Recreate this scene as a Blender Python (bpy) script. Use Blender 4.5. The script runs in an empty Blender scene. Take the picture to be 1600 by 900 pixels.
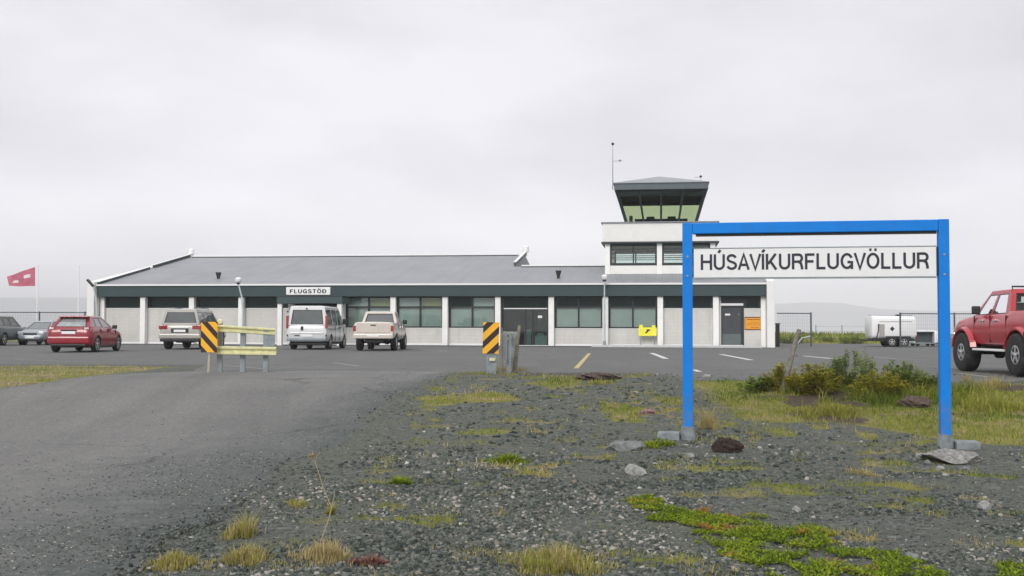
import bpy, bmesh, math, random
import numpy as np
from mathutils import Vector, Matrix
R = math.radians
random.seed(7)
rng = np.random.default_rng(7)
sc = bpy.context.scene
col = sc.collection

# ---------------------------------------------------------------- camera
F = 1700.0                       # focal length in photo pixels (photo 1600 px wide)
CAM = Vector((0.0, 0.0, 1.05))   # the car park surface is z = 0, the camera stands lower down
PITCH, ROLL = R(2.098), R(0.164)
fw = Vector((0, math.cos(PITCH), math.sin(PITCH)))
up0 = Vector((0, -math.sin(PITCH), math.cos(PITCH)))
rt0 = Vector((1, 0, 0))
rt = rt0*math.cos(ROLL) + up0*math.sin(ROLL)
up = -rt0*math.sin(ROLL) + up0*math.cos(ROLL)
cd = bpy.data.cameras.new('camera')
cam = bpy.data.objects.new('camera', cd)
col.objects.link(cam)
cd.sensor_width = 36.0
cd.lens = F/1600*36.0
cd.clip_start = 0.1
cd.clip_end = 20000
cam.matrix_world = Matrix(((rt.x, up.x, -fw.x, CAM.x), (rt.y, up.y, -fw.y, CAM.y), (rt.z, up.z, -fw.z, CAM.z), (0, 0, 0, 1)))
sc.camera = cam

# ---------------------------------------------------------------- light
EXPOSURE = 0.47
sc.view_settings.view_transform = 'Standard'
sc.view_settings.look = 'None'
sc.view_settings.gamma = 1
sc.view_settings.use_curve_mapping = False
sc.view_settings.exposure = EXPOSURE
SUN_EL, SUN_AZ = R(33), R(196)   # azimuth from +Y clockwise: behind the camera, a little left
sun = bpy.data.lights.new('sun', 'SUN')
sun.energy = 1.5
sun.angle = R(25)
sun.color = (1.0, 0.97, 0.93)
so = bpy.data.objects.new('sun', sun)
col.objects.link(so)
sdir = Vector((math.sin(SUN_AZ)*math.cos(SUN_EL), math.cos(SUN_AZ)*math.cos(SUN_EL), math.sin(SUN_EL)))
so.rotation_euler = (-sdir).to_track_quat('-Z', 'Y').to_euler()

w = bpy.data.worlds.new('World')
sc.world = w
w.use_nodes = True
nt = w.node_tree
for n in list(nt.nodes): nt.nodes.remove(n)
def wn(t, **k):
    n = nt.nodes.new(t)
    for a, b in k.items(): setattr(n, a, b)
    return n
out = wn('ShaderNodeOutputWorld')
sky = wn('ShaderNodeTexSky', sky_type='NISHITA', sun_disc=False)
sky.sun_elevation = SUN_EL
sky.sun_rotation = SUN_AZ
b1 = wn('ShaderNodeBackground'); b1.inputs[1].default_value = 0.07
nt.links.new(sky.outputs[0], b1.inputs[0])
tc = wn('ShaderNodeTexCoord')
sep = wn('ShaderNodeSeparateXYZ'); nt.links.new(tc.outputs['Generated'], sep.inputs[0])
zr = wn('ShaderNodeMapRange'); nt.links.new(sep.outputs[2], zr.inputs[0])
zr.inputs[1].default_value = 0.0; zr.inputs[2].default_value = 1.0
gr = wn('ShaderNodeValToRGB'); nt.links.new(zr.outputs[0], gr.inputs[0])
els = gr.color_ramp.elements
els[0].position = 0.0; els[0].color = (1.0, 1.0, 1.04, 1)
els[1].position = 1.0; els[1].color = (1.0, 1.0, 1.0, 1)
e = els.new(0.05); e.color = (0.94, 0.935, 0.975, 1)
e = els.new(0.15); e.color = (0.765, 0.748, 0.795, 1)
e = els.new(0.30); e.color = (0.73, 0.71, 0.752, 1)
e = els.new(0.5); e.color = (0.95, 0.95, 0.97, 1)
mp = wn('ShaderNodeMapping'); mp.inputs['Scale'].default_value = (1.0, 1.0, 2.6)
mp.inputs['Location'].default_value = (0.35, 0.2, 0.1)
nt.links.new(tc.outputs['Generated'], mp.inputs[0])
nz = wn('ShaderNodeTexNoise'); nz.inputs['Scale'].default_value = 3.6; nz.inputs['Detail'].default_value = 5; nz.inputs['Roughness'].default_value = 0.5
nt.links.new(mp.outputs[0], nz.inputs[0])
nr = wn('ShaderNodeMapRange'); nt.links.new(nz.outputs[0], nr.inputs[0])
nr.inputs[1].default_value = 0.36; nr.inputs[2].default_value = 0.64; nr.inputs[3].default_value = 0.87; nr.inputs[4].default_value = 1.07
# the cloud deck is thicker to the right of the view
xr = wn('ShaderNodeMapRange'); nt.links.new(sep.outputs[0], xr.inputs[0]); xr.interpolation_type = 'SMOOTHSTEP'
xr.inputs[1].default_value = -0.25; xr.inputs[2].default_value = 0.35; xr.inputs[3].default_value = 1.04; xr.inputs[4].default_value = 0.95
m1 = wn('ShaderNodeMath', operation='MULTIPLY'); nt.links.new(nr.outputs[0], m1.inputs[0]); nt.links.new(xr.outputs[0], m1.inputs[1])
vm = wn('ShaderNodeVectorMath', operation='SCALE'); nt.links.new(gr.outputs[0], vm.inputs[0]); nt.links.new(m1.outputs[0], vm.inputs['Scale'])
b2 = wn('ShaderNodeBackground'); b2.inputs[1].default_value = 0.935
nt.links.new(vm.outputs[0], b2.inputs[0])
mx = wn('ShaderNodeMixShader'); mx.inputs[0].default_value = 0.93
nt.links.new(b1.outputs[0], mx.inputs[1]); nt.links.new(b2.outputs[0], mx.inputs[2])
nt.links.new(mx.outputs[0], out.inputs[0])

# ---------------------------------------------------------------- helpers
def ray(px, py):
    d = fw + rt*((px-800)/F) - up*((py-450)/F)
    return d
def at(px, py, Y):
    """world point on the depth plane y = Y seen at photo pixel px, py"""
    d = ray(px, py)
    return CAM + d*(Y/d.y)
def sstep(a, b, x):
    t = np.clip((np.asarray(x, float)-a)/(b-a), 0, 1)
    return t*t*(3-2*t)
def vnoise(x, y, s, seed=0):
    """smooth value noise in 0..1"""
    x = np.asarray(x, float)*s + seed*17.3; y = np.asarray(y, float)*s + seed*9.1
    xi = np.floor(x).astype(np.int64); yi = np.floor(y).astype(np.int64)
    fx = x-xi; fy = y-yi
    fx = fx*fx*(3-2*fx); fy = fy*fy*(3-2*fy)
    def h(a, b):
        n = (a*374761393 + b*668265263 + seed*974634777) & 0x7fffffff
        n = ((n ^ (n >> 13))*1274126177) & 0x7fffffff
        return ((n ^ (n >> 16)) & 0xffff)/65535.0
    return (h(xi, yi)*(1-fx)+h(xi+1, yi)*fx)*(1-fy) + (h(xi, yi+1)*(1-fx)+h(xi+1, yi+1)*fx)*fy
def fbm(x, y, s, seed=0, o=4):
    t = 0; a = 0.5; n = 0
    for k in range(o):
        t = t + a*vnoise(x, y, s*2**k, seed+k); n += a; a *= 0.5
    return t/n
def ground_z(x, y):
    x = np.asarray(x, float); y = np.asarray(y, float)
    z = -0.62*(1-sstep(14.5, 24.0, y))
    near = 1-sstep(21.5, 23.5, y)
    z = z + near*(fbm(x, y, 0.7, 3)-0.5)*0.10*sstep(-3.5, -1.0, x-0.06*y)
    # grassy hummocks right of the road
    g = sstep(4.0, 6.5, x)*sstep(15.5, 18, y)*near
    z = z + g*(fbm(x, y, 0.9, 8)*0.16)
    # low bank behind the fences, then the land falls away to the plain
    bank = sstep(78, 84, y)*(1-sstep(88, 98, y))*sstep(8, 16, x)
    z = z + bank*(0.42+0.22*(fbm(x, y, 0.25, 5)))
    z = z - 34*sstep(95, 900, y) - 6*sstep(900, 3000, y)
    side = sstep(90, 600, np.abs(x))
    z = z - 20*side*(1-sstep(95, 900, y))
    return z
def gz(x, y): return float(ground_z(x, y))
def on_ground(px, py, it=40):
    """point of the ground seen at photo pixel px, py"""
    d = ray(px, py); t0, t1 = 2.0, 400.0
    n = 3000; ts = np.linspace(3.0, 120.0, n)
    xs = CAM.x + d.x*ts; ys = CAM.y + d.y*ts; zs = CAM.z + d.z*ts
    g = ground_z(xs, ys); k = np.argmax(zs <= g)
    return Vector((xs[k], ys[k], g[k]))

class MB:
    def __init__(s): s.v = []; s.f = []; s.mi = []; s.m = 0
    def add(s, vs, fs):
        o = len(s.v); s.v += [tuple(v) for v in vs]
        for f in fs: s.f.append([i+o for i in f]); s.mi.append(s.m)
        return s
    def box(s, x0, x1, y0, y1, z0, z1, M=None):
        vs = [Vector((x, y, z)) for z in (z0, z1) for y in (y0, y1) for x in (x0, x1)]
        if M is not None: vs = [M @ v for v in vs]
        return s.add(vs, [(0, 2, 3, 1), (4, 5, 7, 6), (0, 1, 5, 4), (2, 6, 7, 3), (0, 4, 6, 2), (1, 3, 7, 5)])
    def quad(s, a, b, c, d): return s.add([a, b, c, d], [(0, 1, 2, 3)])
    def tube(s, pts, r, n=8, cap=True):
        pts = [Vector(p) for p in pts]
        rs = r if isinstance(r, (list, tuple)) else [r]*len(pts)
        o = len(s.v)
        pu = None
        for i, p in enumerate(pts):
            t = (pts[min(i+1, len(pts)-1)]-pts[max(i-1, 0)]).normalized()
            if pu is None:
                pu = t.orthogonal().normalized()
            pu = (pu - t*pu.dot(t)).normalized()
            q = t.cross(pu)
            for k in range(n):
                a = 2*math.pi*k/n
                s.v.append(tuple(p + (pu*math.cos(a)+q*math.sin(a))*rs[i]))
        for i in range(len(pts)-1):
            for k in range(n):
                s.f.append([o+i*n+k, o+i*n+(k+1) % n, o+(i+1)*n+(k+1) % n, o+(i+1)*n+k]); s.mi.append(s.m)
        if cap:
            s.f.append([o+k for k in range(n)][::-1]); s.mi.append(s.m)
            s.f.append([o+(len(pts)-1)*n+k for k in range(n)]); s.mi.append(s.m)
        return s
    def lathe(s, prof, n=24, axis='z', c=(0, 0, 0)):
        """prof: (radius, height) pairs"""
        o = len(s.v); c = Vector(c)
        for (r, h) in prof:
            for k in range(n):
                a = 2*math.pi*k/n
                if axis == 'z': p = Vector((r*math.cos(a), r*math.sin(a), h))
                elif axis == 'x': p = Vector((h, r*math.cos(a), r*math.sin(a)))
                else: p = Vector((r*math.sin(a), h, r*math.cos(a)))
                s.v.append(tuple(c+p))
        for i in range(len(prof)-1):
            for k in range(n):
                s.f.append([o+i*n+k, o+i*n+(k+1) % n, o+(i+1)*n+(k+1) % n, o+(i+1)*n+k]); s.mi.append(s.m)
        s.f.append([o+k for k in range(n)][::-1]); s.mi.append(s.m)
        s.f.append([o+(len(prof)-1)*n+k for k in range(n)]); s.mi.append(s.m)
        return s
    def loft(s, rings, cap=True):
        o = len(s.v); n = len(rings[0])
        for r in rings: s.v += [tuple(p) for p in r]
        for i in range(len(rings)-1):
            for k in range(n):
                s.f.append([o+i*n+k, o+i*n+(k+1) % n, o+(i+1)*n+(k+1) % n, o+(i+1)*n+k]); s.mi.append(s.m)
        if cap:
            s.f.append([o+k for k in range(n)][::-1]); s.mi.append(s.m)
            s.f.append([o+(len(rings)-1)*n+k for k in range(n)]); s.mi.append(s.m)
        return s
    def prism(s, poly, y0, y1):
        """poly of (x, z) extruded along y"""
        return s.loft([[(x, y0, z) for x, z in poly], [(x, y1, z) for x, z in poly]])
    def build(s, name, mats, parent=None, smooth=None, bevel=0, recalc=True, seg=2):
        me = bpy.data.meshes.new(name)
        me.from_pydata(s.v, [], s.f)
        if not isinstance(mats, (list, tuple)): mats = [mats]
        for m in mats: me.materials.append(m)
        me.polygons.foreach_set('material_index', s.mi)
        if recalc or bevel:
            bm = bmesh.new(); bm.from_mesh(me)
            if recalc: bmesh.ops.recalc_face_normals(bm, faces=bm.faces)
            if bevel:
                bmesh.ops.remove_doubles(bm, verts=bm.verts, dist=1e-5)
                es = [e for e in bm.edges if len(e.link_faces) == 2 and e.calc_face_angle(0) > R(35)]
                bmesh.ops.bevel(bm, geom=es, offset=bevel, segments=seg, affect='EDGES', profile=0.6, clamp_overlap=True)
            bm.to_mesh(me); bm.free()
        if smooth is not None:
            me.polygons.foreach_set('use_smooth', [True]*len(me.polygons))
            me.set_sharp_from_angle(angle=R(smooth))
        me.update()
        o = bpy.data.objects.new(name, me)
        col.objects.link(o)
        if parent is not None: o.parent = parent
        return o
def tag(o, label=None, cat=None, group=None, kind=None):
    if label: o['label'] = label
    if cat: o['category'] = cat
    if group: o['group'] = group
    if kind: o['kind'] = kind
    return o
def thing(name, loc, rz=0.0, label=None, cat=None, group=None):
    o = bpy.data.objects.new(name, None)
    o.empty_display_size = 0.3
    col.objects.link(o)
    o.location = loc; o.rotation_euler = (0, 0, rz)
    return tag(o, label, cat, group)
def children(o): return [c for c in bpy.data.objects if c.parent == o]
def copy_tree(o, parent=None):
    c = o.copy(); col.objects.link(c); c.parent = parent
    for ch in children(o): copy_tree(ch, c)
    return c
def raw_mesh(name, V, Fc, mats, parent=None, attr=None, smooth=False):
    """V (n,3), Fc (m,k) numpy"""
    me = bpy.data.meshes.new(name)
    V = np.asarray(V, np.float32); Fc = np.asarray(Fc, np.int32); k = Fc.shape[1]
    me.vertices.add(len(V)); me.vertices.foreach_set('co', V.ravel())
    me.loops.add(Fc.size); me.loops.foreach_set('vertex_index', Fc.ravel())
    me.polygons.add(len(Fc)); me.polygons.foreach_set('loop_start', np.arange(0, Fc.size, k, dtype=np.int32))
    me.update(calc_edges=True)
    if smooth: me.polygons.foreach_set('use_smooth', np.ones(len(Fc), bool))
    for m in (mats if isinstance(mats, (list, tuple)) else [mats]): me.materials.append(m)
    for an, vals in (attr or {}).items():
        a = me.attributes.new(an, 'FLOAT', 'POINT'); a.data.foreach_set('value', np.asarray(vals, np.float32))
    me.validate()
    o = bpy.data.objects.new(name, me); col.objects.link(o)
    if parent is not None: o.parent = parent
    return o

# ---------------------------------------------------------------- materials
class NT:
    def __init__(s, name):
        s.m = bpy.data.materials.new(name); s.m.use_nodes = True; s.t = s.m.node_tree
        for n in list(s.t.nodes): s.t.nodes.remove(n)
        s.out = s.n('ShaderNodeOutputMaterial')
    def n(s, t, **k):
        n = s.t.nodes.new(t)
        for a, b in k.items(): setattr(n, a, b)
        return n
    def l(s, a, b): s.t.links.new(a, b)
    def noise(s, scale, detail=4, rough=0.6, vec=None):
        n = s.n('ShaderNodeTexNoise'); n.inputs['Scale'].default_value = scale
        n.inputs['Detail'].default_value = detail; n.inputs['Roughness'].default_value = rough
        if vec is not None: s.l(vec, n.inputs['Vector'])
        return n.outputs[0]
    def rng(s, v, a, b, c=0.0, d=1.0):
        n = s.n('ShaderNodeMapRange'); s.l(v, n.inputs[0])
        for i, x in enumerate((a, b, c, d)): n.inputs[i+1].default_value = x
        return n.outputs[0]
    def mix(s, f, a, b, mode='MIX'):
        n = s.n('ShaderNodeMix', data_type='RGBA', blend_type=mode)
        for i, x in ((0, f), (6, a), (7, b)):
            if isinstance(x, (int, float)): n.inputs[i].default_value = x
            elif isinstance(x, (tuple, list)): n.inputs[i].default_value = tuple(x)+(1,)
            else: s.l(x, n.inputs[i])
        return n.outputs[2]
    def obj(s): return s.n('ShaderNodeTexCoord').outputs['Object']
def simple(name, c, rough=0.6, metal=0.0, var=0.08, vs=3.0, bump=0.0, bs=60, coat=0.0, spec=0.5, dirt=None):
    t = NT(name)
    p = t.n('ShaderNodeBsdfPrincipled'); t.l(p.outputs[0], t.out.inputs[0])
    o = t.obj()
    c2 = tuple(max(0, x*(1-var*1.6)) for x in c); c3 = tuple(min(1, x*(1+var)) for x in c)
    cc = t.mix(t.rng(t.noise(vs, 5, 0.65, o), 0.3, 0.7), c2, c3)
    if dirt:
        cc = t.mix(t.rng(t.noise(dirt[1], 6, 0.7, o), 0.5, 0.75, 0, dirt[2]), cc, dirt[0])
    t.l(cc, p.inputs['Base Color'])
    p.inputs['Roughness'].default_value = rough; p.inputs['Metallic'].default_value = metal
    p.inputs['Coat Weight'].default_value = coat; p.inputs['Coat Roughness'].default_value = 0.05
    p.inputs['Specular IOR Level'].default_value = spec
    if bump:
        b = t.n('ShaderNodeBump'); b.inputs['Strength'].default_value = bump; b.inputs['Distance'].default_value = 0.01
        t.l(t.noise(bs, 4, 0.6, o), b.inputs['Height']); t.l(b.outputs[0], p.inputs['Normal'])
    return t.m
def glass(name, tint, gloss=1.0, rough=0.02):
    t = NT(name)
    tr = t.n('ShaderNodeBsdfTransparent'); tr.inputs[0].default_value = tint+(1,)
    gl = t.n('ShaderNodeBsdfGlossy'); gl.inputs[0].default_value = (gloss, gloss, gloss, 1); gl.inputs['Roughness'].default_value = rough
    fr = t.n('ShaderNodeFresnel'); fr.inputs[0].default_value = 1.5
    mxn = t.n('ShaderNodeMixShader'); t.l(fr.outputs[0], mxn.inputs[0]); t.l(tr.outputs[0], mxn.inputs[1]); t.l(gl.outputs[0], mxn.inputs[2])
    t.l(mxn.outputs[0], t.out.inputs[0])
    return t.m
def paint(name, c, var=0.03):
    return simple(name, c, rough=0.32, var=var, vs=2.0, coat=0.6, dirt=((0.16, 0.14, 0.12), 2.5, 0.25))

M = {}
M['white_wall'] = simple('white_render', (0.78, 0.775, 0.75), 0.8, var=0.03, vs=1.2, bump=0.2, bs=25, dirt=((0.5, 0.49, 0.45), 1.3, 0.25))
M['column'] = simple('white_painted_concrete', (0.85, 0.85, 0.83), 0.7, var=0.03, vs=1.5, dirt=((0.5, 0.48, 0.44), 2.2, 0.3))
M['frame_dark'] = simple('dark_window_frame', (0.012, 0.02, 0.022), 0.4)
M['fascia'] = simple('blue_grey_fascia_metal', (0.038, 0.066, 0.072), 0.5, var=0.05, vs=0.8)
M['trim_white'] = simple('white_trim', (0.8, 0.8, 0.8), 0.5, var=0.02)
M['trim_dark'] = simple('dark_flashing', (0.03, 0.045, 0.05), 0.5)
M['glass_dark'] = simple('dark_transom_glass', (0.004, 0.016, 0.013), 0.12, var=0.3, vs=1.5, spec=0.22)
M['glass'] = glass('window_glass', (0.90, 0.95, 0.93))
M['glass_cab'] = glass('green_cab_glass', (0.66, 0.73, 0.54), 0.30)
M['glass_car'] = glass('tinted_car_glass', (0.42, 0.46, 0.45), 0.9)
M['glass_car_clear'] = glass('clear_car_glass', (0.80, 0.84, 0.83), 0.9)
M['blind'] = simple('pale_grey_blind', (0.42, 0.47, 0.46), 0.8, var=0.08, vs=1.2)
M['interior'] = simple('dark_interior', (0.02, 0.026, 0.026), 0.9)
M['door_grey'] = simple('dark_grey_door', (0.045, 0.05, 0.06), 0.45, var=0.1)
M['tyre'] = simple('tyre_rubber', (0.018, 0.018, 0.018), 0.85, bump=0.3, dirt=((0.09, 0.085, 0.075), 6, 0.5))
M['rim'] = simple('alloy_rim', (0.55, 0.56, 0.57), 0.35, 0.6)
M['black'] = simple('black_plastic', (0.015, 0.015, 0.016), 0.5)
M['chrome'] = simple('chrome', (0.75, 0.75, 0.75), 0.15, 1.0, var=0.0)
M['plate'] = simple('white_number_plate', (0.8, 0.8, 0.8), 0.4, var=0.01)
M['redlight'] = simple('red_lamp_lens', (0.30, 0.008, 0.012), 0.15, coat=1.0, var=0.2)
M['clearlight'] = simple('clear_lamp_lens', (0.62, 0.64, 0.66), 0.12, coat=1.0, var=0.25, vs=14)
M['p_red'] = paint('red_car_paint', (0.26, 0.004, 0.016))
M['p_red2'] = paint('faded_red_truck_paint', (0.42, 0.007, 0.020), 0.08)
M['p_silver'] = paint('pale_gold_silver_paint', (0.38, 0.37, 0.34))
M['p_white'] = paint('white_silver_van_paint', (0.64, 0.645, 0.65))
M['p_beige'] = paint('beige_pickup_paint', (0.58, 0.53, 0.47))
M['p_grey'] = paint('blue_grey_car_paint', (0.20, 0.235, 0.26))
M['p_dark'] = paint('dark_grey_car_paint', (0.07, 0.085, 0.09))
M['glass_tint'] = simple('privacy_car_glass', (0.075, 0.09, 0.09), 0.10, var=0.15, vs=2, spec=0.9, coat=0.6)
M['glass_rear'] = simple('painted_reflection_car_glass', (0.26, 0.28, 0.285), 0.10, var=0.25, vs=3, spec=0.9, coat=0.6)  # pale base colour stands in for bright sky reflected in the pane
M['seat'] = simple('car_seat_fabric', (0.05, 0.05, 0.052), 0.9)
M['blue'] = simple('bright_blue_gloss_paint', (0.001, 0.175, 0.66), 0.5, spec=0.2, var=0.05, vs=4, bump=0.05, bs=12, dirt=((0.02, 0.12, 0.38), 3, 0.35))
def mat_blue():
    t = NT('weathered_blue_frame_paint'); p = t.n('ShaderNodeBsdfPrincipled'); t.l(p.outputs[0], t.out.inputs[0]); o = t.obj()
    c = t.mix(t.rng(t.noise(3.0, 6, 0.7, o), 0.35, 0.7), (0.001, 0.21, 0.70), (0.004, 0.175, 0.60))
    c = t.mix(t.rng(t.noise(26, 5, 0.75, o), 0.66, 0.70, 0, 0.8), c, (0.16, 0.13, 0.11))      # chips
    sp = t.n('ShaderNodeSeparateXYZ'); t.l(o, sp.inputs[0])
    low = t.n('ShaderNodeMath', operation='MULTIPLY'); t.l(t.rng(sp.outputs[2], 0.15, -0.5), low.inputs[0]); t.l(t.rng(t.noise(9, 6, 0.8, o), 0.42, 0.68), low.inputs[1])
    c = t.mix(low.outputs[0], c, (0.17, 0.17, 0.15))                                        # mud splashed up the feet
    t.l(c, p.inputs['Base Color']); p.inputs['Roughness'].default_value = 0.5; p.inputs['Specular IOR Level'].default_value = 0.22
    b = t.n('ShaderNodeBump'); b.inputs['Strength'].default_value = 0.25; b.inputs['Distance'].default_value = 0.006
    t.l(t.noise(5, 4, 0.6, o), b.inputs['Height']); t.l(b.outputs[0], p.inputs['Normal'])
    return t.m
M['blue'] = mat_blue()
M['signwhite'] = simple('white_sign_sheet', (0.78, 0.785, 0.79), 0.5, var=0.03, vs=1.5, dirt=((0.5, 0.51, 0.5), 3, 0.3))
M['letter'] = simple('dark_navy_lettering', (0.012, 0.016, 0.03), 0.5)
M['concrete'] = simple('pale_concrete', (0.22, 0.245, 0.255), 0.9, var=0.25, vs=9, bump=0.6, bs=30)
M['galv'] = simple('galvanised_steel', (0.26, 0.30, 0.32), 0.5, 0.35, var=0.15, vs=6)
M['galv_pale'] = simple('pale_galvanised_pole', (0.50, 0.55, 0.56), 0.5, 0.2, var=0.1, vs=6)
M['rail'] = simple('pale_yellow_rail_paint', (0.66, 0.64, 0.36), 0.6, var=0.12, vs=7, dirt=((0.34, 0.32, 0.2), 8, 0.6))
M['yellow'] = simple('yellow_marker_sheeting', (0.86, 0.44, 0.012), 0.45, var=0.05)
M['lemon'] = simple('lemon_yellow_board', (0.85, 0.80, 0.05), 0.5)
M['orange'] = simple('orange_sign_board', (0.80, 0.33, 0.01), 0.5, var=0.03)
M['wood'] = simple('weathered_grey_wood', (0.20, 0.185, 0.155), 0.9, var=0.3, vs=12, bump=0.6, bs=40)
M['pole_white'] = simple('white_flagpole_paint', (0.8, 0.8, 0.8), 0.4, var=0.02)
M['flag'] = simple('faded_red_flag_cloth', (0.52, 0.15, 0.21), 0.9, var=0.15, vs=4)
M['flag_white'] = simple('white_flag_emblem', (0.75, 0.68, 0.68), 0.9)
M['fence'] = simple('dark_fence_steel', (0.07, 0.085, 0.095), 0.6)
M['line_white'] = simple('worn_white_road_paint', (0.62, 0.62, 0.60), 0.8, var=0.15, vs=5, dirt=((0.16, 0.16, 0.155), 9, 0.9))
M['line_faint'] = simple('very_worn_white_road_paint', (0.27, 0.27, 0.265), 0.8, var=0.2, vs=2, dirt=((0.12, 0.122, 0.122), 3, 1.0))
M['line_yellow'] = simple('worn_yellow_road_paint', (0.50, 0.40, 0.16), 0.8, var=0.15, vs=5, dirt=((0.16, 0.16, 0.155), 9, 0.7))
M['kerb'] = simple('pale_pavement_concrete', (0.52, 0.53, 0.53), 0.85, var=0.08, vs=3)

def mat_roof():
    t = NT('standing_seam_roof'); p = t.n('ShaderNodeBsdfPrincipled'); t.l(p.outputs[0], t.out.inputs[0])
    o = t.obj(); wv = t.n('ShaderNodeTexWave', bands_direction='X'); wv.inputs['Scale'].default_value = 1.6; t.l(o, wv.inputs[0])
    c = t.mix(t.rng(t.noise(0.4, 5, 0.6, o), 0.3, 0.7), (0.21, 0.22, 0.24), (0.265, 0.275, 0.295))
    ms_ = t.n('ShaderNodeMapping'); ms_.inputs['Scale'].default_value = (2.2, 0.12, 0.12); t.l(o, ms_.inputs[0])
    c = t.mix(t.rng(t.noise(1.0, 5, 0.7, ms_.outputs[0]), 0.45, 0.7, 0, 0.5), c, (0.18, 0.185, 0.20))
    pw_ = t.n('ShaderNodeMath', operation='POWER'); t.l(wv.outputs['Fac'], pw_.inputs[0]); pw_.inputs[1].default_value = 9.0
    c = t.mix(t.rng(pw_.outputs[0], 0.2, 1.0, 0, 0.28), c, (0.33, 0.34, 0.36))
    t.l(c, p.inputs['Base Color']); p.inputs['Roughness'].default_value = 0.55; p.inputs['Metallic'].default_value = 0.0
    b = t.n('ShaderNodeBump'); b.inputs['Strength'].default_value = 0.35; b.inputs['Distance'].default_value = 0.02
    t.l(wv.outputs['Fac'], b.inputs['Height']); t.l(b.outputs[0], p.inputs['Normal'])
    return t.m
M['roof'] = mat_roof()
def mat_wall():
    t = NT('grey_brick_wall'); p = t.n('ShaderNodeBsdfPrincipled'); t.l(p.outputs[0], t.out.inputs[0])
    o = t.obj(); sp = t.n('ShaderNodeSeparateXYZ'); t.l(o, sp.inputs[0]); cb = t.n('ShaderNodeCombineXYZ')
    t.l(sp.outputs[0], cb.inputs[0]); t.l(sp.outputs[2], cb.inputs[1])
    br = t.n('ShaderNodeTexBrick'); t.l(cb.outputs[0], br.inputs[0])
    br.inputs['Scale'].default_value = 1.0; br.inputs['Brick Width'].default_value = 0.40; br.inputs['Row Height'].default_value = 0.20
    br.inputs['Mortar Size'].default_value = 0.012; br.inputs['Mortar Smooth'].default_value = 0.5
    br.inputs['Color1'].default_value = (0.60, 0.59, 0.56, 1); br.inputs['Color2'].default_value = (0.625, 0.615, 0.585, 1); br.inputs['Mortar'].default_value = (0.55, 0.54, 0.515, 1)
    c = t.mix(t.rng(t.noise(0.7, 5, 0.65, o), 0.4, 0.75, 0, 0.35), br.outputs[0], (0.42, 0.415, 0.39))
    ms_ = t.n('ShaderNodeMapping'); ms_.inputs['Scale'].default_value = (3.0, 3.0, 0.35); t.l(o, ms_.inputs[0])
    c = t.mix(t.rng(t.noise(1.0, 5, 0.7, ms_.outputs[0]), 0.52, 0.72, 0, 0.4), c, (0.36, 0.35, 0.32))
    t.l(c, p.inputs['Base Color']); p.inputs['Roughness'].default_value = 0.85
    return t.m
M['wall'] = mat_wall()

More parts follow.
